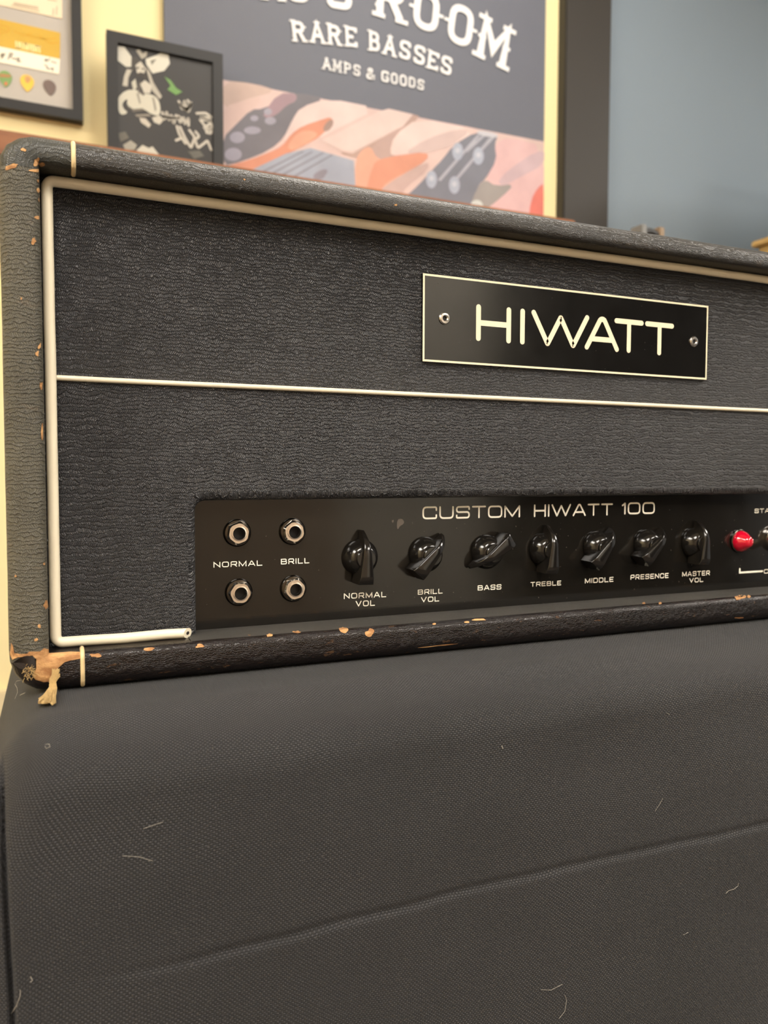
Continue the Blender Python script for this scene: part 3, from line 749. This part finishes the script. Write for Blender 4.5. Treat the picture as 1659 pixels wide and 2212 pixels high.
# lint caught on the cover
FB = bvh([cover]); M['lint'] = mat('pale_lint', (150, 145, 135), 0.9)
for pl, r in ((((310, 1790), (330, 1783), (352, 1776)), .00010), (((265, 1849), (300, 1851), (330, 1860)), .00010), (((98, 1608), (106, 1607), (108, 1613), (100, 1617), (97, 1612)), .00012),
              (((1568, 1930), (1574, 1924), (1585, 1921), (1594, 1914), (1595, 1908)), .00014), (((1168, 2138), (1190, 2139), (1215, 2126)), .0001), (((1208, 2200), (1220, 2185), (1224, 2160), (1220, 2150)), .00013),
              (((1415, 1752), (1425, 1737), (1432, 1724)), .00009), (((1084, 1611), (1086, 1617)), .0003), (((66, 2110), (70, 2118), (66, 2122)), .0002), (((24, 2190), (36, 2172), (44, 2150), (44, 2138)), .00016),
              (((44, 1502), (54, 1497)), .0003), (((32, 1510), (38, 1496), (37, 1486), (32, 1478), (36, 1471), (44, 1470)), .00013), (((1476, 2020), (1487, 2014)), .0001), (((1440, 1290 + 250), (1446, 1543)), .0001)):
    pts = []
    for x, y in pl:
        d = ray(x, y).normalized(); hit, nrm, *_ = FB.ray_cast(CAM, d)
        if hit is not None: pts.append(hit - d * .0003)
    if len(pts) > 1: tube('lint_fibre', pts, r, 'lint', cover, 5)

# ================================================================== SHELF AND PICTURES
SY0 = WY - 0.12
sz1, sz0 = at(0, 278, SY0).z, at(0, 336, SY0).z
sh = tag(box('wall_shelf', (-1.6, SY0, sz0), (XC0 - .03, WY - .0005, sz1), 'shelf', bevel=0.003), 'long brown wooden shelf board on the yellow wall', 'shelf')

def quad_frame(name, x0, x1, z0, z1, y0, y1, bw, parent):
    """a mitred frame of four bars around a picture"""
    V = []
    for y in (y0, y1):
        V += [(x0, y, z0), (x1, y, z0), (x1, y, z1), (x0, y, z1), (x0 + bw, y, z0 + bw), (x1 - bw, y, z0 + bw), (x1 - bw, y, z1 - bw), (x0 + bw, y, z1 - bw)]
    Fc = []
    for i in range(4):
        j = (i + 1) % 4
        Fc += [[i, j, 4 + j, 4 + i], [8 + i, 12 + i, 12 + j, 8 + j], [i, 8 + i, 8 + j, j], [4 + i, 4 + j, 12 + j, 12 + i]]
    return mesh_obj(name, V, Fc, 'framewood', parent, smooth=False)
# large frame with ticket and picks
LY = WY - 0.022
br = at(180, 261, LY); ir = at(157.5, 239, LY); bw = br.x - ir.x
lx1, lz0 = br.x, br.z; lx0, lz1 = lx1 - .42, lz0 + .55
lf = tag(empty('memorabilia_frame', (lx1 - .2, WY, lz0)), 'large black frame holding a gold concert ticket and guitar picks, hung on yellow wall', 'picture frame')
quad_frame('frame_bars', lx0, lx1, lz0, lz1, LY, WY - .001, bw, lf)
MY = WY - .010
box('mat_board', (lx0 + bw * .5, MY, lz0 + bw * .5), (lx1 - bw * .5, WY - .004, lz1 - bw * .5), flat('mat_grey', (186, 180, 172), .8), lf)
def sheet(name, corners, Y, th, material, parent):
    P = [at(x, y, Y) for x, y in corners]; V = P + [p + Vector((0, th, 0)) for p in P]; n = len(P)
    return mesh_obj(name, V, [list(range(n)), list(range(n, 2 * n))[::-1]] + [[i, n + i, n + (i + 1) % n, (i + 1) % n] for i in range(n)], material, parent, smooth=False)
def z8(x, y): return (x / 8.295, y / 8.295)
def hline(name, strokes, wpx, Y, col, parent):
    if name in ('ticket_print', 'handwriting') and len(strokes) > 1:
        for st in strokes: hline(name, [st], wpx, Y, col, parent)
        return
    V = []; Fc = []
    for st in strokes:
        pts = [at(x, y, Y) for x, y in st]; pth = rnd([(p.x, p.z) for p in pts], .004)
        stroke_mesh(pth, wpx * .5 * 1.7 / F, False, V, Fc)
    return mesh_obj(name, [(p.x, Y, p.y) for p in V], Fc, mat('ink_' + name, col, .6), parent, smooth=False)
tk = sheet('ticket_stub', [z8(-700, -60), z8(-700, -600), z8(1118, -280), z8(1112, 335)], MY - .0012, .0012, flat('ticket_cream', (240, 222, 192), .8), lf)
hline('ticket_print', [[z8(250, 45 + 12 * r + 5), z8(680, 130 + 14 * r)] for r in range(0, 4, 2)] + [[z8(210, 95), z8(700, 200)], [z8(960, 160), z8(950, 270)], [z8(1020, 120), z8(1010, 260)], [z8(850, -10), z8(1010, 15)]], 1.6, MY - .0014, (176, 158, 130), tk)
gt = sheet('gold_ticket', [z8(-700, 690), z8(-700, 180), z8(1080, 585), z8(1075, 1058)], MY - .0013, .0013, None or flat('gold_foil', (204, 164, 36), .38), lf)
hline('ticket_lettering', [[z8(x, 745 + (x - 280) * .2), z8(x + 12, 850 + (x - 280) * .2)] for x in (285, 330, 365, 410, 455, 490, 530, 570, 610, 650, 700)] + [[z8(300, 855), z8(360, 862)], [z8(420, 775), z8(480, 790)], [z8(540, 905), z8(600, 920)], [z8(640, 820), z8(720, 835)]], 2.6, MY - .0015, (244, 226, 160), gt)
hline('foil_relief', [[z8(10, 450), z8(150, 480), z8(170, 560), z8(0, 600)], [z8(0, 520), z8(110, 545)], [z8(500, 640), z8(800, 700), z8(1000, 690)], [z8(700, 640), z8(900, 780), z8(1040, 760)], [z8(260, 560), z8(420, 640), z8(560, 600)]], 2.2, MY - .00145, (204, 156, 28), gt)
ws = sheet('white_strip', [z8(-700, 980), z8(-700, 690), z8(1075, 1058), z8(1058, 1330)], MY - .0013, .0013, flat('strip_white', (246, 240, 220), .8), lf)
hline('handwriting', [[z8(0, 1000), z8(60, 940), z8(20, 1060), z8(90, 960)], [z8(150, 1060), z8(180, 940), z8(240, 970), z8(170, 1010), z8(250, 1060), z8(280, 1040)], [z8(290, 1080), z8(330, 1030), z8(350, 1060), z8(300, 1110), z8(375, 1100)],
                      [z8(800, 1090), z8(840, 1040), z8(820, 1100), z8(860, 1090), z8(890, 1050)], [z8(920, 1100), z8(1010, 1130)], [z8(800, 1160), z8(860, 1200), z8(830, 1230), z8(900, 1240), z8(960, 1210), z8(940, 1270)]], 1.7, MY - .0015, (96, 84, 66), ws)
def pick(cx, cy, w, h, tilt, name, col, label):
    pts = []
    for k in range(40):
        q = 2 * math.pi * k / 40; x = math.sin(q); y = math.cos(q)
        yy = y if y > 0 else y * 1.65; ww = 1 - .30 * max(0, -y) ** 1.6 - .25 * (max(0, -y) ** 3)
        pts.append((cx + x * w / 2 * ww + tilt * yy * h * .1, cy - yy * h / 2.65 + x * w * .10))
    o = sheet(name, pts, MY - .0016, .0012, flat('pick_' + str(col), col, .35), lf); tag(o, label); return o
p1 = pick(11.5, 166, 29, 35, 0, 'guitar_pick', (108, 146, 66), 'green guitar pick with an orange band')
print_shape('pick_print', [z8(0, 1320), z8(200, 1340), z8(180, 1390), z8(0, 1380)], MY - .0018, (176, 128, 80), p1, 0)
print_shape('pick_print', [z8(70, 1470), z8(140, 1470), z8(120, 1530), z8(90, 1535)], MY - .0018, (214, 110, 70), p1, 1)
p2 = pick(58.5, 175, 30, 36, 0, 'guitar_pick', (230, 186, 36), 'yellow guitar pick with a small print')
print_shape('pick_print', [z8(430, 1380), z8(500, 1350), z8(560, 1400), z8(530, 1480), z8(470, 1490)], MY - .0018, (198, 150, 96), p2, 1)
pick(107, 185, 28, 33, -.3, 'guitar_pick', (98, 76, 64), 'brown guitar pick')
# small frame leaning on the shelf
FY = WY - 0.06
x0, x1 = at(231, 150, FY).x, at(482, 200, FY).x; z1 = at(231, 63, FY).z; z0 = sz1
pf = tag(empty('photo_frame', ((x0 + x1) / 2, FY + .01, z0)), 'small black-framed black-and-white photo with scribbled signatures, standing on the shelf', 'picture frame')
fb = at(254, 100, FY).x - x0
quad_frame('frame_bars', x0, x1, z0, z1, FY, FY + .022, fb, pf)
PY_ = FY + .006
ph = box('photo_print', (x0 + fb * .5, PY_, z0 + fb * .5), (x1 - fb * .5, FY + .018, z1 - fb * .5), flat('photo_dark', (32, 29, 26), .4), pf)
def z6(L): return [(220 + x / 5.925, 60 + y / 5.925) for x, y in L]
PL = [('hat_wing', [(205, 235), (290, 245), (380, 370), (375, 500), (310, 500), (205, 420)], (196, 192, 178)), ('hat_wing', [(560, 400), (700, 350), (770, 310), (850, 330), (870, 460), (800, 550), (650, 585), (570, 470)], (202, 198, 184)),
      ('hat_plume', [(435, 290), (480, 270), (520, 330), (580, 300), (570, 370), (510, 400)], (160, 154, 140)), ('face', [(430, 470), (500, 430), (560, 520), (540, 600), (450, 580)], (188, 182, 168)),
      ('ribbon', [(560, 500), (610, 560), (660, 700), (770, 880), (740, 915), (640, 800), (600, 640)], (170, 164, 150)), ('ribbon', [(320, 530), (385, 540), (340, 640), (330, 750), (265, 740), (285, 620)], (176, 170, 156)),
      ('chin', [(490, 720), (550, 670), (640, 740), (620, 840), (540, 830)], (190, 184, 170)), ('collar', [(380, 700), (430, 650), (450, 760), (410, 820)], (180, 176, 160)),
      ('torso', [(200, 900), (300, 800), (430, 790), (560, 840), (690, 870), (750, 980), (745, 1130), (640, 1110), (550, 1050), (400, 1070), (320, 990), (330, 900), (260, 960), (270, 1030), (340, 1090), (240, 1120), (205, 1030)], (192, 188, 172)),
      ('arm', [(640, 1150), (740, 1120), (790, 1180), (740, 1240), (670, 1210)], (184, 178, 164)), ('strap', [(420, 1110), (600, 1100), (640, 1130), (450, 1140)], (130, 122, 110)), ('hand', [(480, 1150), (560, 1160), (630, 1240), (600, 1280), (500, 1210)], (184, 176, 162)),
      ('hat_crown', [(380, 380), (440, 370), (500, 420), (430, 480), (400, 560), (375, 520)], (58, 54, 48)), ('feather_gap', [(620, 420), (700, 400), (640, 480)], (120, 116, 104)), ('eye_shade', [(440, 505), (480, 500), (470, 525), (445, 530)], (70, 64, 56)), ('eye_shade', [(510, 515), (548, 515), (540, 538), (512, 535)], (70, 64, 56)),
      ('moustache', [(440, 585), (500, 570), (570, 590), (600, 640), (560, 660), (500, 620), (450, 640)], (52, 46, 40)), ('neck_shade', [(470, 700), (500, 690), (490, 800), (560, 850), (530, 870), (460, 820)], (84, 78, 70)),
      ('chest_line', [(440, 840), (470, 830), (500, 960), (480, 980)], (140, 134, 122)), ('arm_shade', [(640, 880), (670, 900), (700, 1040), (680, 1080)], (132, 126, 114)), ('hip_shade', [(330, 990), (400, 1040), (520, 1030), (600, 1080), (540, 1060), (400, 1080)], (96, 90, 80)),
      ('crowd', [(270, 1500), (370, 1440), (450, 1500), (420, 1560), (300, 1560)], (150, 146, 134)), ('crowd', [(440, 1570), (520, 1500), (600, 1540), (650, 1520), (745, 1640), (580, 1620)], (186, 182, 168)),
      ('crowd', [(200, 1350), (300, 1330), (350, 1410), (240, 1460)], (96, 92, 82)), ('crowd', [(1100, 1580), (1250, 1570), (1310, 1640), (1180, 1680)], (88, 86, 78)), ('scribble', [(800, 625), (880, 670), (950, 770), (1030, 820), (950, 860), (840, 790), (880, 740)], (104, 146, 78))]
for i, (nm, L, c) in enumerate(PL): print_shape(nm, z6(L), PY_ - .0002 - i * .00002, c, ph, 0 if nm != 'torso' else 1)
hline('silver_signature', [z6(p) for p in ([(775, 1085), (800, 1180), (830, 1070), (860, 1190), (890, 1110), (920, 1230), (950, 1120)], [(780, 1130), (900, 1160), (1010, 1150)], [(980, 1130), (1000, 1220), (1050, 1140), (1060, 1240), (1110, 1150), (1110, 1250)], [(985, 940), (1030, 1050), (1060, 930), (1090, 1070), (1150, 950), (1110, 1080), (1000, 980)], [(1100, 930), (1150, 1000), (1060, 1040)],
      [(1215, 1095), (1330, 1090), (1410, 1150), (1260, 1140), (1400, 1190), (1290, 1180)], [(1260, 1180), (1330, 1270), (1400, 1210), (1410, 1290), (1310, 1280)], [(1330, 1310), (1405, 1300), (1400, 1355), (1340, 1340)],
      [(960, 1260), (990, 1360), (1070, 1480)], [(1000, 1270), (1060, 1400), (1140, 1540), (1190, 1400), (1120, 1310)], [(1200, 1330), (1250, 1390), (1190, 1430), (1230, 1540), (1320, 1470), (1350, 1440), (1400, 1560)], [(950, 1440), (1000, 1420)])], 4.4, PY_ - .0008, (186, 180, 168), ph)

# ================================================================== BANNER
BY = WY - 0.015
bx0, bx1 = at(355, 60, BY).x, at(1176, 250, BY).x
bz0 = sz1 + .002; bz1 = 2.2
bn = tag(empty('shop_banner', ((bx0 + bx1) / 2, BY, bz0)), 'tall grey printed shop banner with white lettering and guitar photo', 'banner')
sheetb = box('banner_sheet', (bx0, BY, bz0), (bx1, WY - .002, bz1), flat('banner_grey', (92, 95, 106), .6), bn)
FLx = [(480 + x / 4.608, 160 + y / 4.608) for x, y in ((0, 0),)]
def zA(*L): return [(480 + x / 4.608, 160 + y / 4.608) for x, y in L]
def zB(*L): return [(820 + x / 4.1475, 220 + y / 4.1475) for x, y in L]
layer = [0]
def pr(name, L, col, it=1):
    layer[0] += 1; col = tuple(int((c * .82 + g * .18) * .93) for c, g in zip(col, (186, 168, 172)))
    V2 = smooth_poly(L, it) if it else L; ov, of = fill2d([tuple(p) for p in V2], 0); Y = BY - .0003 - layer[0] * .00003; V = []
    for p in ov:
        q = at(p.x, p.y, Y); q.x = min(max(q.x, bx0), bx1); q.z = max(q.z, bz0); V.append(q)
    mesh_obj(name, V, [list(f) for f in of], mat('print_' + name, col, .6, var=.2, vscale=16), sheetb, smooth=False)
pr('photo_background', [(352, 147), (480, 172), (1176, 306), (1176, 560), (352, 480)], (214, 186, 178), 0)
pr('guitar_shade', zA((0, 60), (330, 95), (560, 170), (200, 260), (0, 360)), (196, 170, 156))
pr('guitar_body', zA((0, 330), (260, 250), (420, 220), (250, 420), (120, 520), (0, 640)), (212, 182, 172))
pr('headstock', zA((0, 640), (130, 510), (290, 350), (400, 350), (640, 230), (760, 180), (1040, 245), (780, 330), (700, 450), (620, 630), (470, 760), (200, 870), (0, 920)), (98, 98, 106))
pr('neck', zA((400, 400), (560, 190), (740, 190), (740, 270), (640, 310), (540, 410), (440, 440)), (150, 122, 132))
for c in ((455, 375, 42, 36), (480, 465, 60, 40), (320, 440, 42, 30), (150, 630, 80, 60), (110, 800, 90, 70), (300, 560, 90, 40)): pr('tuner', zA(*[(c[0] + c[2] * math.cos(k * .785), c[1] + c[3] * math.sin(k * .785)) for k in range(8)]), (150, 150, 166))
pr('guitar_body', zA((610, 640), (700, 455), (780, 330), (1050, 240), (1560, 340), (1110, 560), (960, 640), (800, 620), (640, 680)), (226, 202, 196), 1)
pr('guitar_horn', zA((0, 930), (300, 845), (480, 775), (600, 715), (680, 600), (800, 515), (1000, 450), (1080, 425), (1115, 480), (1010, 590), (900, 670), (560, 840), (400, 910), (270, 970), (0, 980)), (214, 134, 100))
pr('guitar_horn', zA((640, 720), (760, 570), (900, 560), (960, 600), (880, 670), (700, 770)), (222, 158, 126))
pr('horn_shade', zA((1000, 570), (1020, 500), (1090, 440), (1115, 490), (1060, 570)), (150, 122, 110))
pr('pickguard', zA((270, 965), (640, 790), (880, 735), (1050, 785), (1310, 860), (1330, 1200), (700, 1100)), (150, 160, 178), 0)
for a, c in (((380, 975), (800, 765)), ((460, 1000), (890, 770)), ((560, 1015), (1000, 780)), ((680, 1030), (1090, 800))): pr('string', zA(a, (a[0] + 26, a[1] + 6), (c[0] + 14, c[1] + 6), c), (112, 116, 126), 0)
pr('pickup', zA((900, 1000), (1010, 940), (1060, 960), (1000, 1050), (920, 1060)), (126, 124, 136))
pr('fretboard', zA((980, 660), (1120, 600), (1560, 370), (1659, 345), (1900, 400), (1800, 520), (1300, 780), (1180, 760)), (220, 196, 188), 0)
pr('fretboard_edge', zA((1180, 775), (1300, 790), (1800, 520), (1900, 400), (1960, 420), (1850, 560), (1340, 830), (1200, 800)), (176, 146, 134), 0)
pr('guitar_body', zA((1320, 865), (1400, 740), (1480, 720), (1560, 850), (1800, 800), (2000, 760), (1900, 1000), (1659, 1260), (1330, 1200)), (222, 160, 132))
pr('body_shade', zA((1480, 720), (1700, 560), (1880, 500), (1900, 700), (1659, 850), (1540, 845)), (180, 150, 140))
pr('guitar_horn', zB((90, 455), (130, 300), (350, 140), (870, 258), (640, 400), (430, 455), (130, 485)), (226, 202, 196))
pr('horn_shade', zB((200, 470), (420, 330), (700, 240), (820, 260), (640, 395), (430, 450)), (200, 176, 172))
pr('guitar_horn', zB((-60, 560), (0, 515), (130, 485), (425, 445), (435, 520), (200, 650), (60, 720), (0, 810), (-120, 960), (-150, 900)), (216, 140, 108))
pr('body_shade', zB((-40, 860), (60, 735), (430, 525), (445, 600), (240, 765), (180, 860)), (190, 162, 154))
pr('headstock', zB((230, 850), (340, 755), (480, 600), (560, 520), (660, 390), (870, 262), (1060, 300), (1030, 380), (1050, 520), (950, 690), (880, 750), (800, 980), (400, 930)), (104, 110, 124))
for a, c in (((520, 700), (880, 290)), ((680, 680), (985, 320)), ((760, 440), (930, 290)), ((900, 420), (1010, 310))): pr('string', zB(a, (a[0] + 28, a[1] + 10), (c[0] + 24, c[1] + 8), c), (164, 168, 182), 0)
for x, y in ((700, 445), (885, 485), (465, 695), (670, 745)):
    pr('tuner', zB(*[(x + 52 * math.cos(k * .785), y + 84 * math.sin(k * .785)) for k in range(8)]), (162, 174, 194)); pr('tuner', zB(*[(x + 24 * math.cos(k * .785), y - 10 + 26 * math.sin(k * .785)) for k in range(8)]), (192, 198, 212))
pr('nut', zB((860, 262), (930, 258), (1065, 290), (1050, 325), (900, 300)), (196, 198, 208))
pr('guitar_body', zB((950, 690), (1050, 520), (1030, 380), (1150, 312), (1480, 402), (1480, 1140), (900, 1020), (1000, 840)), (218, 178, 178))
pr('body_shade', zB((1050, 700), (1300, 500), (1480, 420), (1480, 560), (1250, 680), (1100, 760)), (196, 170, 176))
pr('neck', zB((790, 980), (880, 755), (950, 695), (1040, 755), (1210, 735), (1100, 850), (930, 980)), (142, 140, 136))
pr('inlay', zB(*[(870 + 62 * math.cos(k * .785), 940 + 66 * math.sin(k * .785)) for k in range(8)]), (206, 214, 212))
pr('guitar_edge', zB((1330, 1100), (1355, 880), (1420, 765), (1480, 725), (1480, 1140)), (220, 104, 88))
# white wood-type lettering, letter by letter along its arch
M['print_white'] = mat('print_white', (222, 222, 222), .6, var=.03)
def zC(x, y): return (480 + x / 2.242, y / 2.242)
BT = BY - .0022
def slab(ch, a, b, top, sw, serif=True):
    """one slab-serif letter standing on the baseline a-b, its left top at top"""
    A = at(*zC(*a), BT); B = at(*zC(*b), BT); T = at(*zC(*top), BT)
    ux = Vector((B.x - A.x, B.z - A.z)); w = ux.length; ux.normalize(); uz = Vector((-ux.y, ux.x)); h = (Vector((T.x - A.x, T.z - A.z))).dot(uz); V = []; Fc = []; s = sw * w; hw = s / 2
    lay = []
    shape = {'R': [([(.14, 0), (.14, 1)], 0, 0), ([(.14, .93), (.82, .93), (.82, .5), (.14, .5)], .2, 0), ([(.5, .5), (.84, 0)], 0, 0)], 'A': [([(.1, 0), (.5, 1), (.9, 0)], 0, 0), ([(.25, .33), (.75, .33)], 0, 0)],
             'E': [([(.14, 0), (.14, 1)], 0, 0), ([(.1, .95), (.92, .95), (.92, .75)], 0, 0), ([(.1, .05), (.92, .05), (.92, .25)], 0, 0), ([(.1, .5), (.7, .5)], 0, 0)], 'B': [([(.14, 0), (.14, 1)], 0, 0), ([(.14, .95), (.8, .95), (.8, .52), (.14, .52)], .2, 0), ([(.14, .52), (.86, .52), (.86, .05), (.14, .05)], .2, 0)],
             'S': [([(.86, .72), (.86, .96), (.14, .96), (.14, .55), (.86, .45), (.86, .04), (.14, .04), (.14, .28)], .22, 0)], 'O': [([(.14, .02), (.86, .02), (.86, .98), (.14, .98)], .34, 1)], 'M': [([(.12, 0), (.12, 1), (.5, .3), (.88, 1), (.88, 0)], 0, 0)],
             'P': [([(.14, 0), (.14, 1)], 0, 0), ([(.14, .93), (.84, .93), (.84, .45), (.14, .45)], .2, 0)], 'G': [([(.86, .72), (.86, .98), (.14, .98), (.14, .02), (.86, .02), (.86, .45), (.55, .45)], .22, 0)], 'D': [([(.14, 0), (.14, 1)], 0, 0), ([(.14, .95), (.86, .95), (.86, .05), (.14, .05)], .3, 0)],
             '&': [([(.95, 0), (.2, .75), (.3, 1), (.65, 1), (.65, .75), (.1, .3), (.15, 0), (.6, 0), (.95, .45)], .15, 0)]}[ch]
    for p, r, c in shape:
        pp = rnd([(hw * .4 + q[0] * (w - hw * .8), hw * .6 + q[1] * (h - hw * 1.2)) for q in p], r * h, bool(c)); stroke_mesh(pp, hw, bool(c), V, Fc, cap=False); lay += [max(lay, default=-1) + 1] * (len(V) - len(lay))
    if serif:
        feet = {'R': [(.14, 0), (.14, 1), (.86, 0)], 'A': [(.1, 0), (.9, 0), (.5, 1)], 'E': [(.1, 0), (.1, 1)], 'B': [(.1, 0), (.1, 1)], 'M': [(.12, 0), (.88, 0), (.12, 1), (.88, 1)], 'P': [(.14, 0), (.14, 1)]}.get(ch, [])
        for fx, fz in feet: stroke_mesh([((fx - .2) * w, fz * (h - s * .3) + s * .15), ((fx + .2) * w, fz * (h - s * .3) + s * .15)], s * .28, False, V, Fc, cap=False); lay += [max(lay) + 1] * (len(V) - len(lay))
        nubs = {'O': [(.02, .5), (.98, .5)], 'R': [(.14, .25), (.9, .7)], 'M': [(.12, .5), (.88, .5)], 'D': [(.98, .5)], 'A': []}.get(ch, [])
        for fx, fz in nubs: stroke_mesh([(fx * w - s * .55, fz * h), (fx * w + s * .55, fz * h)], s * .22, False, V, Fc, cap=False); lay += [max(lay) + 1] * (len(V) - len(lay))
    mesh_obj('banner_letter', [(A.x + p.x * ux.x + p.y * uz.x, BT - .00004 * lay[i], A.z + p.x * ux.y + p.y * uz.y) for i, p in enumerate(V)], Fc, 'print_white', sheetb, smooth=False)
for ch, a, b, t in (('R', (343, 198), (412, 203), (338, 97)), ('A', (430, 203), (500, 212), (432, 103)), ('R', (513, 212), (580, 222), (508, 112)), ('E', (597, 222), (656, 232), (594, 124)), ('B', (710, 242), (766, 254), (712, 146)),
                    ('A', (778, 258), (840, 276), (788, 168)), ('S', (852, 276), (912, 296), (862, 188)), ('S', (922, 300), (982, 320), (934, 212)), ('E', (990, 326), (1044, 346), (1000, 240)), ('S', (1052, 348), (1110, 370), (1064, 262))): slab(ch, a, b, t, .23)
for ch, a, b, t in (('A', (486, 333), (529, 340), (487, 279)), ('M', (536, 342), (577, 352), (536, 289)), ('P', (590, 353), (626, 361), (590, 299)), ('S', (632, 361), (670, 371), (632, 308)), ('&', (696, 377), (740, 388), (696, 326)),
                    ('G', (768, 391), (810, 400), (768, 340)), ('O', (815, 402), (852, 410), (815, 350)), ('O', (857, 411), (896, 420), (857, 358)), ('D', (901, 420), (936, 429), (901, 368)), ('S', (942, 429), (978, 440), (942, 378))): slab(ch, a, b, t, .21, ch in 'AMPE')
for ch, a, b, t in (('B', (50, -45), (170, -28), (60, -230)), ('A', (195, -5), (300, 5), (190, -200)), ('S', (315, 4), (432, 20), (310, -190)), ('S', (500, 32), (640, 56), (500, -160)), ('R', (735, 68), (890, 118), (752, -130)), ('O', (912, 118), (1050, 168), (938, -62)), ('O', (1078, 186), (1210, 240), (1108, 4)), ('M', (1222, 262), (1376, 338), (1262, 72))): slab(ch, a, b, t, .215)

# ================================================================== THINGS BEHIND THE AMPLIFIER, RIGHT
Yh = 0.75
a, b = at(1345, 512, Yh), at(1445, 530, Yh); zc = at(1390, 520, Yh).z
kx0, kx1 = a.x - .16, b.x + .16; ztop = at(1450, 560, Yh - .12).z - .03
sc = tag(empty('black_speaker_cabinet', ((kx0 + kx1) / 2, Yh, 0)), 'black cabinet behind the amplifier, only its strap handle showing', 'speaker cabinet')
box('cabinet_body', (kx0, Yh - .12, 0), (kx1, Yh + .14, ztop), 'black', sc, .008)
hx0, hx1 = a.x - .006, b.x + .006; hz = at(1395, 494, Yh).z
V = []; Fc = []
N = 21
for i in range(N):
    q = i / (N - 1); x = hx0 + (hx1 - hx0) * q; z = ztop + (hz - ztop) * min(1, (math.sin(math.pi * q) ** .45 if 0 < q < 1 else 0))
    for dy, dzz in ((-.014, -.004), (-.014, .003), (-.008, .006), (.008, .006), (.014, .003), (.014, -.004)): V.append((x, Yh + dy, z + dzz - .006))
for i in range(N - 1):
    for k in range(6): Fc.append([i * 6 + k, i * 6 + (k + 1) % 6, (i + 1) * 6 + (k + 1) % 6, (i + 1) * 6 + k])
Fc += [list(range(6))[::-1], [(N - 1) * 6 + k for k in range(6)]]
hd = mesh_obj('strap_handle', V, Fc, flat('handle_grey', (40, 40, 40), .45), sc, sharp=50)
for q, nm, c in ((.36, 'clip', (120, 120, 118)), (.70, 'clip', (138, 116, 90))):
    x = hx0 + (hx1 - hx0) * q; box(nm, (x - .008, Yh - .016, hz - .03), (x + .006, Yh + .016, hz + .002), flat('clip_' + str(c[0] + c[2]), c, .35), hd, .002)
# tan cabinet with a dark case on it
Yt = 0.98
c0 = at(1622, 523, Yt); tx0 = c0.x; tz1 = c0.z; lt = at(1622, 523, Yt).z - at(1622, 536, Yt).z
tc = tag(empty('tan_cupboard', (tx0 + .35, Yt - .3, 0)), 'tan wooden cupboard with an overhanging top beside the blue-grey wall', 'cupboard')
box('cupboard_body', (tx0 + .012, Yt - .55, 0.0), (tx0 + .70, Yt - .012, tz1 - lt), 'tanwood', tc, .003)
box('cupboard_top', (tx0, Yt - .565, tz1 - lt), (tx0 + .72, Yt, tz1), 'tanwood', tc, .003)
dc = tag(empty('black_carry_case', (tx0 + .3, Yt - .2, tz1)), 'black case standing on the tan cupboard', 'case')
box('case_body', (tx0 + .055, Yt - .36, tz1), (tx0 + .56, Yt - .06, tz1 + .30), 'black', dc, .02)
box('case_band', (tx0 + .054, Yt - .361, tz1 + .14), (tx0 + .561, Yt - .059, tz1 + .15), 'framewood', dc)
